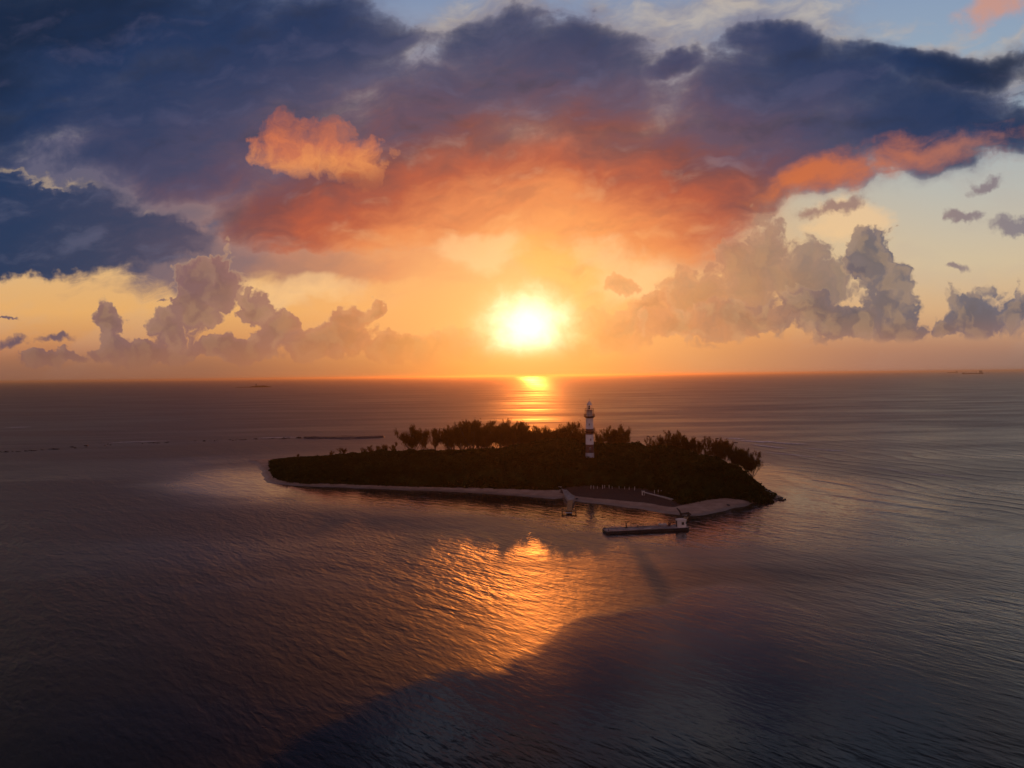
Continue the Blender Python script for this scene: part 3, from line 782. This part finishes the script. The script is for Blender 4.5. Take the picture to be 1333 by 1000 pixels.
def gallery(z, r_in, r_out):
    mb = MB(); mb.lathe([(r_in - .04, z - 1.0), (r_in + .25, z - .8), (r_out - .15, z - .25), (r_out, z - .18), (r_out, z + .05), (r_in - .04, z + .05)], 32)
    ga_ = mb.build('gallery', M['red'], lh)
    mb = MB()
    for k in range(20):
        a = 2 * math.pi * k / 20
        mb.tube([(math.cos(a) * (r_out - .12), math.sin(a) * (r_out - .12), z + .05), (math.cos(a) * (r_out - .12), math.sin(a) * (r_out - .12), z + 1.1)], .045, 6)
    for zz in (.42, .78, 1.1):
        ring = [(math.cos(2 * math.pi * k / 32) * (r_out - .12), math.sin(2 * math.pi * k / 32) * (r_out - .12), z + zz) for k in range(33)]
        mb.tube(ring, .035, 5, cap=False)
    mb.build('railing', M['red'], ga_)
gallery(29.2, 1.92, 2.95)
gallery(21.5, 2.05, 2.85)
mb = MB(); mb.lathe([(1.62, 28.4), (1.62, 29.3), (1.55, 32.2), (1.75, 32.3), (1.75, 32.55), (1.2, 32.55)], 24); mb.build('watch_room', M['white'], lh)
mb = MB(); mb.lathe([(2.45, 32.30), (2.45, 32.45), (1.6, 32.47)], 24); up_ = mb.build('gallery', M['red'], lh)
mb = MB()
for k in range(14):
    a = 2 * math.pi * k / 14; mb.tube([(math.cos(a) * 2.36, math.sin(a) * 2.36, 29.3), (math.cos(a) * 2.36, math.sin(a) * 2.36, 33.3)], .04, 5)
mb.tube([(math.cos(2 * math.pi * k / 28) * 2.36, math.sin(2 * math.pi * k / 28) * 2.36, 33.3) for k in range(29)], .04, 5, cap=False)
mb.build('railing', M['red'], up_)
mb = MB()
for k in range(10):
    a = 2 * math.pi * k / 10; mb.tube([(math.cos(a) * 1.25, math.sin(a) * 1.25, 32.5), (math.cos(a) * 1.25, math.sin(a) * 1.25, 35.0)], .07, 5)
mb.lathe([(1.28, 33.7), (1.28, 33.8), (1.2, 33.8)], 24)
lan = mb.build('lantern_room', M['white'], lh)
mb = MB(); mb.lathe([(1.17, 32.56), (1.17, 34.95)], 24); mb.build('glazing', M['pane'], lan)
mb = MB(); mb.lathe([(.5, 32.8), (.62, 33.2), (.62, 34.3), (.45, 34.7)], 16); mb.build('lens', M['glass'], lan)
mb = MB(); mb.lathe([(1.45, 34.95), (1.45, 35.1), (1.2, 35.75), (.7, 36.4), (.25, 36.8), (.22, 37.0), (.28, 37.2), (.2, 37.42), (0.0, 37.5)], 24); mb.build('dome', M['white'], lh)
mb = MB(); mb.tube([(0, 0, 37.45), (0, 0, 38.6)], .05, 5); mb.build('lightning_rod', M['metal'], lh)

# ------------------------------------------------------------------ landing place: ramp slab, T-shaped jetty, kerb wall, hut, posts
def plan(pts, z): return [tuple(at(px, py, z)[:2]) for px, py in pts]
mb = MB(); mb.prism(plan([(731.5, 636.5), (737, 638), (743, 643.5), (748.5, 647), (747, 650.5), (739.5, 650.5), (735.5, 645)], 1.5), .2, 1.5)
for a_, b_ in (((731.5, 636.5), (735.5, 645)), ((737, 638), (743, 643.5)), ((743, 643.5), (748.5, 647))):
    A_, B_ = at(*a_, 1.5), at(*b_, 1.5); d_ = B_ - A_
    mb.box(((A_.x + B_.x) / 2, (A_.y + B_.y) / 2, 1.58), (d_.length, .3, .24), math.atan2(d_.y, d_.x))
tag(mb.build('landing_ramp', M['concrete']), 'pale concrete ramp leading down the beach to the small T-shaped jetty', 'ramp')

A_, B_ = at(742.8, 649.5, 1.1), at(740.8, 664.2, 1.1)
jx, jy = A_.xy, B_.xy
dv = (jy - jx); ang = math.atan2(dv.y, dv.x); mid = (jx + jy) / 2; Lj = dv.length
jet = tag(empty('jetty', (jy.x, jy.y, 0), ang), 'small T-shaped jetty reaching from the beach into the calm water', 'jetty')
mb = MB()
for k in range(int(Lj / .3)):
    mb.box((-.15 - k * .3, random.uniform(-.04, .04), 1.1 + random.uniform(-.012, .012)), (.26, 2.0, .08), 0)
mb.box((-Lj / 2, -.8, .95), (Lj, .16, .2)); mb.box((-Lj / 2, .8, .95), (Lj, .16, .2))
mb.build('walkway', M['ochre'], jet)
mb = MB()
for k in range(18): mb.box((.75, -2.65 + k * .31, 1.14), (1.5, .27, .08))
mb.box((.2, 0, .98), (.16, 5.5, .2)); mb.box((1.3, 0, .98), (.16, 5.5, .2))
mb.build('jetty_head', M['ochre'], jet)
mb = MB(); mb.box((2.2, -.1, .55), (1.0, 2.6, .16), bevel=.03); mb.build('boarding_step', M['pale'], jet)
for (a, b) in [(1.3, -2.5), (1.3, 2.5), (.2, -2.5), (.2, 2.5), (-3, -.8), (-3, .8), (-7, -.8), (-7, .8), (-11, -.8), (-11, .8), (1.3, -.9), (1.3, .9)]:
    if a > -Lj: mb = MB(); mb.tube([(a, b, -2.5), (a, b, 1.4 if a > 0 else .98)], .14, 8); mb.build('pile', M['timber'], jet)

A_, B_ = at(838.5, 641.3, 1.9), at(876.5, 650.4, 1.9); d_ = B_ - A_
kw = tag(empty('low_wall', ((A_.x + B_.x) / 2, (A_.y + B_.y) / 2, 0), math.atan2(d_.y, d_.x)), 'long low pale concrete wall on the bank right of the pale hut', 'wall')
mb = MB(); mb.box((0, 0, 1.35), (d_.length, .5, 1.3), bevel=.03); mb.build('wall_body', M['concrete'], kw)
mb = MB(); mb.box((0, 0, 2.06), (d_.length + .1, .66, .14), bevel=.03); mb.build('coping', M['pale'], kw)

c_ = at(837.3, 646, 1.2); hut = tag(empty('pale_hut', (c_.x, c_.y, float(ground_z(c_.x, c_.y)))), 'tiny pale square hut on the brown bank above the beach', 'hut')
mb = MB(); mb.box((0, 0, .75), (1.05, 1.0, 1.6), bevel=.04); mb.build('wall', M['pale'], hut)
mb = MB(); mb.box((0, 0, 1.61), (1.3, 1.25, .12), bevel=.03); mb.build('roof', M['pale'], hut)
mb = MB(); mb.box((.1, -.52, .62), (.5, .06, 1.15)); dd = mb.build('door', M['timber'], hut)
mb = MB(); mb.box((.27, -.57, .62), (.06, .05, .1)); mb.build('handle', M['metal'], dd)

c_ = at(728.3, 635.2, 1.7); bn = tag(empty('bench', (c_.x, c_.y, float(ground_z(c_.x, c_.y))), .05), 'small pale bench at the top of the concrete ramp', 'bench')
mb = MB(); mb.box((0, 0, .72), (1.9, .75, .14), bevel=.03); mb.build('seat', M['pale'], bn)
for s_ in (-.7, .7): mb = MB(); mb.box((s_, 0, .33), (.22, .6, .68), bevel=.02); mb.build('leg', M['pale'], bn)

post_px = [(769, 636.5), (773, 637), (777.5, 636.8), (784.5, 637.2), (787, 636.5), (793, 637), (797, 637.6), (806, 637.5), (813, 638.4), (819, 639), (826, 639.8), (852, 643.6), (857, 643.6), (861, 644.2), (866, 644.0), (871, 644.8), (877, 644.8), (884, 645.2)]
mb = MB(); mb.tube([(0, 0, -.3), (.02, 0, .75), (.05, .02, 1.25)], [.13, .12, .10], 7); mb.tube([(.05, .02, 1.25), (.05, .02, 1.33)], [.16, .13], 7)
post0 = mb.build('fence_post', M['pale'])
for i, (px, py) in enumerate(post_px):
    o = post0 if i == 0 else copy_tree(post0)
    c_ = at(px, py, 1.5); o.location = (c_.x, c_.y, float(ground_z(c_.x, c_.y))); o.rotation_euler = (random.uniform(-.12, .12), random.uniform(-.12, .12), random.uniform(0, 6)); s_ = random.uniform(.8, 1.25); o.scale = (s_, s_, s_)
    lab = (ORD[i] + ' pale fence post from the left along the bank between ramp and hut') if i < 11 else (ORD[i - 11] + ' pale fence post from the left in the row behind the low wall')
    tag(o, lab, 'post', 'pale fence posts along the edge of the scrub')

# ------------------------------------------------------------------ moored barge
A_, B_ = at(789.5, 695.8, 0), at(898, 690.4, 0); d_ = B_ - A_; LB = d_.length; BW = 4.8
bg_ = tag(empty('barge', tuple(A_), math.atan2(d_.y, d_.x)), 'long low flat barge with dark sides moored off the beach', 'barge')
FB = .9
mb = MB()
ol = [(.25, 0), (LB - .8, 0), (LB, .6), (LB, BW - .6), (LB - .8, BW), (.25, BW), (0, BW - .3), (0, .3)]
mb.prism(ol, -.9, FB - .12)
for k in range(7): mb.box((1.6 + k * (LB - 3) / 6, -.05, .42), (.22, .14, 1.0), bevel=0)
mb.box((LB / 2, -.07, .8), (LB - 1.2, .14, .16)); mb.box((LB / 2, -.06, .2), (LB - 1.2, .12, .14))
mb.build('hull', M['hull'], bg_)
mb = MB(); mb.prism([(x + (.04 if x < 1 else -.04), y + (.04 if y < 1 else -.04)) for x, y in ol], FB - .12, FB)
for k in range(9): mb.box((1.8 + k * 2.5, BW / 2, FB + .02), (.10, BW - .5, .05))
mb.box((LB * .35, .12, FB + .1), (LB * .7, .14, .2)); mb.box((LB * .4, BW - .12, FB + .1), (LB * .78, .14, .2)); mb.box((.14, BW / 2, FB + .1), (.14, BW - .6, .2))
mb.build('deck', M['deck'], bg_)
for k in range(6):
    x_ = 3.2 + k * (LB - 8) / 5
    mb = MB(); ring = [(x_ + math.cos(2 * math.pi * q_ / 12) * .42, -.24, .35 + math.sin(2 * math.pi * q_ / 12) * .42) for q_ in range(13)]
    mb.tube(ring, .13, 6, cap=False); mb.build('fender', M['hull'], bg_)
for y_ in (BW - .22,):
    mb = MB()
    for k in range(12): mb.tube([(9.5 + k * 1.15, y_, FB), (9.5 + k * 1.15, y_, FB + .95)], .035, 5)
    for z_ in (.5, .95): mb.tube([(9.5, y_, FB + z_), (9.5 + 11 * 1.15, y_, FB + z_)], .03, 5)
    mb.build('railing', M['metal'], bg_)
cab = empty('cabin', (LB - 2.15, 2.0, FB)); cab.parent = bg_
def octa(w, d, c): return [(-w / 2 + c, -d / 2), (w / 2 - c, -d / 2), (w / 2, -d / 2 + c), (w / 2, d / 2 - c), (w / 2 - c, d / 2), (-w / 2 + c, d / 2), (-w / 2, d / 2 - c), (-w / 2, -d / 2 + c)]
mb = MB(); mb.prism(octa(3.0, 2.7, .55), 0, 2.2); mb.build('cabin_wall', M['white'], cab)
mb = MB(); mb.prism(octa(3.3, 3.0, .6), 2.2, 2.36); mb.prism(octa(2.2, 1.9, .4), 2.36, 2.58); mb.build('roof', M['white'], cab)
mb = MB(); mb.box((.05, -1.38, 1.3), (.85, .10, .95), bevel=.04)
wn = mb.build('window', M['metal'], cab)
mb.__init__(); mb.box((.05, -1.42, 1.3), (.70, .06, .80)); mb.build('pane', M['glass'], cab).name = 'window_pane'
mb = MB(); mb.box((1.25, -1.12, 1.4), (.45, .08, .7), R(45)); mb.build('window', M['glass'], cab)
mb = MB(); mb.box((-1.53, .1, 1.0), (.08, .8, 1.9)); mb.build('door', M['timber'], cab)
def rest(name, x, y, label, cat, group=None):
    """A thing standing on the barge's deck."""
    v = bg_.matrix_basis @ Vector((x, y, FB + .005)); return tag(empty(name, tuple(v), bg_.rotation_euler.z), label, cat, group)
bpy.context.view_layer.update()
bg_m = Matrix.Translation(bg_.location) @ Matrix.Rotation(bg_.rotation_euler.z, 4, 'Z')
def rest(name, x, y, label, cat, group=None):
    return tag(empty(name, tuple(bg_m @ Vector((x, y, FB + .004))), bg_.rotation_euler.z), label, cat, group)
dv_ = rest('davit', 8.0, 4.2, 'small dark davit with a short arm standing on the barge deck', 'davit')
mb = MB(); mb.tube([(0, 0, 0), (0, 0, 1.5)], [.22, .15], 8); mb.box((0, 0, .06), (.7, .7, .12)); mb.build('post', M['timber'], dv_)
mb = MB(); mb.tube([(0, 0, 1.3), (.35, 0, 1.75), (.75, 0, 2.05)], .09, 6); mb.tube([(0, 0, 1.4), (-.4, 0, 1.85)], .06, 6); mb.build('arm', M['timber'], dv_)
cr_ = rest('crate', 20.3, 3.9, 'pale weathered crate on the barge deck left of the white cabin', 'crate')
mb = MB(); mb.box((0, 0, .32), (2.6, 1.3, .62), bevel=.03); mb.build('crate_body', M['deck'], cr_)
mb = MB(); mb.box((0, 0, .67), (2.75, 1.42, .08), bevel=.02); mb.build('lid', M['pale'], cr_)
dm_ = rest('fuel_drum', 22.6, 3.6, 'rusty dark drum between the pale crate and the white cabin', 'drum')
mb = MB(); mb.lathe([(0, 0), (.42, 0), (.44, .05), (.42, .1), (.42, .4), (.45, .44), (.42, .48), (.42, .9), (.44, .95), (.40, .97), (0, .95)], 18); mb.build('drum_shell', M['red'], dm_)
pb_ = rest('board', 14.2, 1.3, 'pale plank lying on the middle of the barge deck', 'plank')
mb = MB(); mb.box((0, 0, .06), (2.4, .5, .10), .1, bevel=.02); mb.build('plank', M['pale'], pb_)
for i, (x, y, lb) in enumerate([(.8, .5, 'squat dark bollard at the near left corner of the barge'), (.8, 4.3, 'squat dark bollard at the far left corner of the barge'), (12.0, 4.35, 'squat dark bollard halfway along the far edge of the barge')]):
    if i == 0:
        bo = rest('bollard', x, y, lb, 'bollard', 'bollards on the barge')
        mb = MB(); mb.lathe([(.26, 0), (.26, .06), (.14, .1), (.13, .42), (.2, .46), (.2, .54), (0, .58)], 14); mb.build('bollard_post', M['hull'], bo)
    else:
        b2 = copy_tree(bo); b2.location = bg_m @ Vector((x, y, FB + .004)); tag(b2, lb)
# gangway and the dark mooring frame between the barge and the beach
Ag, Bg = at(886.5, 683, FB), at(893.5, 671.5, 1.2); d_ = Bg - Ag
gw = tag(empty('gangway', (Ag.x, Ag.y, 0), math.atan2(d_.y, d_.x)), 'short ochre gangway from the barge cabin to the beach', 'gangway')
mb = MB(); mb.box((d_.xy.length / 2, 0, FB - .1), (d_.xy.length, 1.5, .12)); mb.build('walk_board', M['ochre'], gw)
for s_ in (-.72, .72):
    mb = MB()
    for k in range(4): mb.tube([(.3 + k * (d_.xy.length - .6) / 3, s_, FB - .05), (.3 + k * (d_.xy.length - .6) / 3, s_, FB + .95)], .04, 5)
    mb.tube([(.3, s_, FB + .95), (d_.xy.length - .3, s_, FB + .95)], .04, 5); mb.build('handrail', M['timber'], gw)
for s_ in (-.6, .6): mb = MB(); mb.tube([(d_.xy.length * .6, s_, -2), (d_.xy.length * .6, s_, FB - .16)], .12, 7); mb.build('pile', M['timber'], gw)
c_ = at(885.6, 674.5, 0)
fr = tag(empty('mooring_frame', tuple(c_)), 'broken dark timber mooring frame behind the white cabin', 'mooring frame')
Yf = c_.y
def fp(px, py): v = at_y(px, py, Yf); return (v.x - c_.x, 0, v.z)
mb = MB(); mb.tube([fp(886.5, 677), fp(886.3, 669), fp(884.5, 665), fp(881.0, 661.3)], [.42, .36, .28, .18], 8); mb.build('leaning_post', M['timber'], fr)
mb = MB(); mb.tube([fp(887, 669.2), fp(893, 668.6), fp(897, 667.8)], [.30, .38, .42], 8); mb.build('cross_beam', M['timber'], fr)
mb = MB(); mb.tube([fp(891.5, 678), fp(895.5, 672.5), fp(898.3, 668.2)], [.34, .48, .60], 8); mb.build('brace', M['timber'], fr)
mb = MB(); mb.tube([(fp(897.5, 670)[0], .5, -2.0), (fp(897.5, 670)[0], .4, fp(897.5, 669)[2])], .3, 8); mb.build('pile', M['timber'], fr)

# ------------------------------------------------------------------ rocks
def rock_mesh(seed):
    r = np.random.default_rng(seed); bm = bmesh.new()
    bmesh.ops.create_icosphere(bm, subdivisions=2, radius=1.0)
    dirs = rand_dirs(9, r); cut = r.uniform(.55, .9, 9)
    for v in bm.verts:
        p_ = np.array(v.co)
        for d_, c_ in zip(dirs, cut):
            t_ = p_ @ d_
            if t_ > c_: p_ = p_ - d_ * (t_ - c_) * .9
        v.co = Vector(p_ * (1 + r.uniform(-.04, .04)))
    me = bpy.data.meshes.new('rock'); bm.to_mesh(me); bm.free(); me.materials.append(M['rock']); return me
rocks = [rock_mesh(i) for i in range(6)]
def rock(loc, s, label, group, name='rock'):
    o = bpy.data.objects.new(name, random.choice(rocks)); COL.objects.link(o); o.location = loc
    o.rotation_euler = (random.uniform(-.3, .3), random.uniform(-.3, .3), random.uniform(0, 6.28)); o.scale = s
    return tag(o, label, 'rock', group)
# chain of reef heads out to the left
for i in range(64):
    t = random.random() ** .85
    px = -5 + 400 * t; py = np.interp(px, [0, 60, 150, 250, 330, 400], [588.5, 585.5, 578.5, 574.8, 571.8, 570.5]) + random.gauss(0, .5)
    c_ = at(px, py, 0); a = random.uniform(.5, 1.9) * (1.5 if random.random() < .15 else 1)
    rock((c_.x, c_.y, -.05), (a * random.uniform(1, 2.2), a, random.uniform(.25, .6)), 'small dark reef rock in the broken line left of the island', 'reef rocks left of the island', 'reef_rock')
# the low rubble bank behind the west end
bx, by = np.meshgrid(np.linspace(-185, -100, 86), np.linspace(565, 632, 60))
B0, B1 = at(396, 570.5), at(500, 569.5)
tt = np.clip((bx - B0.x) / (B1.x - B0.x), -.2, 1.2); cy_ = B0.y + (B1.y - B0.y) * tt
wd = 19 * np.sqrt(np.clip(1 - (2 * tt - 1) ** 2, 0, 1)) * (.7 + .5 * vnoise(bx, by, 14, 51, 3))
hh = np.where(wd > .1, 1.6 * (1 - ((by - cy_) / np.maximum(wd, .1)) ** 2), -1)
hh = np.clip(hh, -.8, 1.3) * 1.2 + .5 * vnoise(bx, by, 4, 52, 4) - .2
tag(mesh_np('reef_bank', np.stack([bx, by, hh], -1).reshape(-1, 3), grid_faces(60, 86).reshape(-1, 4), M['rock'], smooth=False), kind='structure')
# rocks off the east point and dark spots on the right-hand reef
for px, py, a in [(1003, 650, 1.1), (1007, 648.5, .8), (1010, 651, 1.0), (1012, 647.5, .7), (1014, 650.5, .9), (1017, 649, .8), (1019, 651.5, .6), (1006, 645.5, .8), (1002, 642, .7), (1010, 645, .8), (1022, 650.5, .5), (999, 652, .7)]:
    c_ = at(px, py, 0); rock((c_.x, c_.y, .15), (a * 1.5, a, a * .8), 'wet boulder in the pile off the rocky east point', 'boulders off the east point')
for px, py, lb in [(843, 568.4, 'dark reef rock showing right of the lighthouse trees'), (850, 568.2, 'low dark reef rock beside the middle tree clump'), (933, 571.5, 'small dark rock above the east clump'), (958, 576.5, 'dark flat rock in the surf beyond the east end')]:
    c_ = at(px, py, 0); rock((c_.x, c_.y, 0), (2.2, 1.2, .7), lb, 'scattered rocks on the right-hand reef', 'reef_rock')
c_ = at(948, 658.8, .4); rock((c_.x, c_.y, float(ground_z(c_.x, c_.y))), (1.0, .6, .5), 'dark stone lying on the pale east beach', None)
c_ = at(751, 647.8, 1.0); rock((c_.x, c_.y, float(ground_z(c_.x, c_.y))), (.55, .5, .45), 'dark stone on the beach just right of the ramp', None)
c_ = at(876, 657.5, 1.0); rock((c_.x, c_.y, float(ground_z(c_.x, c_.y))), (1.1, .6, .4), 'dark stone on the beach above the mooring frame', None)
# driftwood on the rocky point
def driftwood(pts, r_, label):
    mb = MB(); mb.tube(pts, [r_, r_ * .9, r_ * .6], 7)
    a = Vector(pts[1]); mb.tube([a, a + Vector((.6, -.3, 1.0))], [r_ * .5, r_ * .2], 6); mb.tube([a, a + Vector((-.5, .5, .8))], [r_ * .45, r_ * .2], 6)
    tag(mb.build('driftwood_log', M['pale']), label, 'driftwood', 'bleached trunks on the east point')
c_ = at(996, 642, 1.0); driftwood([c_ + Vector((-1.5, 0, 1.2)), c_ + Vector((.5, -.6, .8)), c_ + Vector((3.2, -1.6, .2))], .32, 'bleached fallen trunk sloping down from the scrub on the rocky point')
c_ = at(1004, 647.5, .5); driftwood([c_ + Vector((-1.8, .6, .9)), c_ + Vector((.2, 0, .5)), c_ + Vector((2.4, -.8, .1))], .26, 'bleached fallen trunk lying among the boulders at the waterline')

# ------------------------------------------------------------------ surf
def foam_mat():
    m, n, out = mat('foam'); d = n.n.new('ShaderNodeBsdfDiffuse'); t = n.n.new('ShaderNodeBsdfTransparent'); mx = n.n.new('ShaderNodeMixShader')
    d.inputs[0].default_value = (.85, .84, .86, 1)
    x, y, z = n.sep(pos(n)); f = n.noise(n.xyz(n.mul(x, .5), y, 0), .8, 6, .7)
    n.put(mx.inputs[0], n.step(n.mul(f, attr(n, 'cover')), .17, .34, 0, .95)); n.l.new(t.outputs[0], mx.inputs[1]); n.l.new(d.outputs[0], mx.inputs[2]); n.l.new(mx.outputs[0], out.inputs[0]); return m
fv, ff, fa = [], [], []
def foam_line(pts, w):
    P_ = [at(px, py, .0) for px, py in pts]; n_ = 40
    xs = np.interp(np.linspace(0, 1, n_), np.linspace(0, 1, len(P_)), [q.x for q in P_]); ys = np.interp(np.linspace(0, 1, n_), np.linspace(0, 1, len(P_)), [q.y for q in P_])
    ys = ys + vnoise(xs, ys, 9, 61, 3) * 2
    for i in range(n_):
        e = math.sin(math.pi * i / (n_ - 1)) ** .5
        for j in range(7):
            b = len(fv); v_ = (j - 3) / 3
            fv.append((xs[i], ys[i] + v_ * w * (.5 + .5 * e), .03 + .35 * (1 - v_ * v_) * e)); fa.append(e * (1 - v_ * v_))
            if i and j: ff.append((b - 8, b - 7, b, b - 1))
foam_line([(938, 570.5), (960, 571.2), (975, 572.5)], 4.5)
foam_line([(952, 573), (985, 575.5), (1012, 575)], 6)
foam_line([(975, 578.5), (1000, 581.5), (1030, 584.5)], 6)
foam_line([(990, 575), (1020, 577.5), (1060, 579)], 4)
foam_line([(1040, 583), (1075, 586.5), (1110, 588)], 2.5)
foam_line([(985, 588), (1030, 592.5), (1075, 597)], 1.8)
foam_line([(1120, 606), (1165, 613), (1215, 623)], 1.2)
foam_line([(1185, 615), (1230, 620), (1265, 626)], 1.2)
foam_line([(0, 557.5), (25, 556.5), (45, 556)], 5)
foam_line([(130, 577.5), (180, 575.5), (230, 574)], 2.0)
foam_line([(320, 571.4), (360, 570), (400, 569.3)], 1.6)
tag(mesh_np('breaking_surf', np.array(fv), np.array(ff), foam_mat(), smooth=True, attrs={'cover': fa}), kind='stuff')

# ------------------------------------------------------------------ far ships and the far islet
def ship(pxl, pxr, py, label, loaded):
    Dh = CAM_H * FPX / max(py - hor_y((pxl + pxr) / 2) + 0.0, .5)
    A_ = at_y(pxl, py, Dh); B_ = at_y(pxr, py, Dh); L = B_.x - A_.x; k = L / 250.0
    root = tag(empty('cargo_ship', ((A_.x + B_.x) / 2, Dh, 0)), label, 'ship', 'ships anchored on the horizon')
    fbz = 12 * k if loaded else 20 * k
    mb = MB(); ol = [(-L / 2, 0), (-L / 2 + 14 * k, -16 * k), (L / 2 - 8 * k, -16 * k), (L / 2, -9 * k), (L / 2, 9 * k), (L / 2 - 8 * k, 16 * k), (-L / 2 + 14 * k, 16 * k)]
    mb.prism(ol, -6 * k, fbz); mb.prism([(-L / 2 + 1 * k, 0), (-L / 2 + 16 * k, -14 * k), (-L / 2 + 26 * k, -14 * k), (-L / 2 + 26 * k, 14 * k), (-L / 2 + 16 * k, 14 * k)], fbz, fbz + 4 * k); mb.build('hull', M['hull'], root)
    mb = MB(); mb.box((L / 2 - 26 * k, 0, fbz + 12 * k), (20 * k, 28 * k, 24 * k)); mb.box((L / 2 - 30 * k, 0, fbz + 26 * k), (12 * k, 34 * k, 6 * k)); mb.build('bridge_house', M['metal'], root)
    mb = MB(); mb.tube([(L / 2 - 10 * k, 0, fbz), (L / 2 - 11 * k, 0, fbz + 26 * k)], 4.5 * k, 10); mb.build('funnel', M['red'], root)
    for q_ in (-.32, -.05, .18): mb = MB(); mb.tube([(q_ * L, 0, fbz), (q_ * L, 0, fbz + 13 * k)], 1.2 * k, 6); mb.build('mast', M['metal'], root)
ship(1252.5, 1279.5, 486.9, 'larger dark tanker low on the horizon at the far right', True)
ship(1233.2, 1246.8, 485.6, 'smaller dark cargo ship on the horizon left of the tanker', False)

Yi = CAM_H * FPX / (504.4 - hor_y(330))
ia, ib = at_y(303, 504.4, Yi).x, at_y(350, 504.4, Yi).x
ix, iy = np.meshgrid(np.linspace(ia - 10, ib + 10, 90), np.linspace(Yi - 60, Yi + 160, 40))
it = (ix - ia) / (ib - ia)
wdt = 55 * np.sqrt(np.clip(1 - (2 * it - 1) ** 2, 0, 1))
hz_ = np.where(wdt > 1, 1 - ((iy - Yi - 45) / np.maximum(wdt, 1)) ** 2, -1)
hgt = np.interp(it, [0, .25, .42, .46, .6, .78, .9, 1.0], [1.6, 2.2, 1.6, 5.0, 9.0, 9.5, 5, 1.5])
iz = np.clip(hz_, -.3, .8) / .8 * hgt + vnoise(ix, iy, 14, 71, 3) * 1.2 * (hz_ > 0)
isl = tag(mesh_np('islet', np.stack([ix, iy, iz], -1).reshape(-1, 3), grid_faces(40, 90).reshape(-1, 4), M['scrub']), kind='structure')
c_ = at_y(333.6, 504, Yi + 20)
tl = tag(empty('distant_tower', (c_.x, Yi + 20, 5)), 'tiny square tower standing on the far dark islet', 'tower')
mb = MB(); mb.lathe([(5.0, 0), (4.2, 11), (5.2, 11.3), (5.2, 12), (0.0, 12)], 8, smooth=False); mb.build('tower', M['concrete'], tl)
mb = MB(); mb.lathe([(2.6, 12), (2.6, 15), (3.0, 15.2), (0, 17.5)], 8); mb.build('lantern_room', M['metal'], tl)

# ------------------------------------------------------------------ evening haze: one box of thin air round everything
mb = MB(); mb.box((0, 0, 31.0), (2 * FAR + 2000, 2 * FAR + 2000, 70.0))
hm = bpy.data.materials.new('evening_haze'); hm.use_nodes = True; hm.node_tree.nodes.clear()
pv = hm.node_tree.nodes.new('ShaderNodeVolumePrincipled'); ho = hm.node_tree.nodes.new('ShaderNodeOutputMaterial')
pv.inputs['Color'].default_value = (.94, .74, .58, 1); pv.inputs['Density'].default_value = HAZE[0]; pv.inputs['Anisotropy'].default_value = HAZE[1]
hm.node_tree.links.new(pv.outputs[0], ho.inputs['Volume'])
tag(mb.build('haze', hm), kind='stuff')
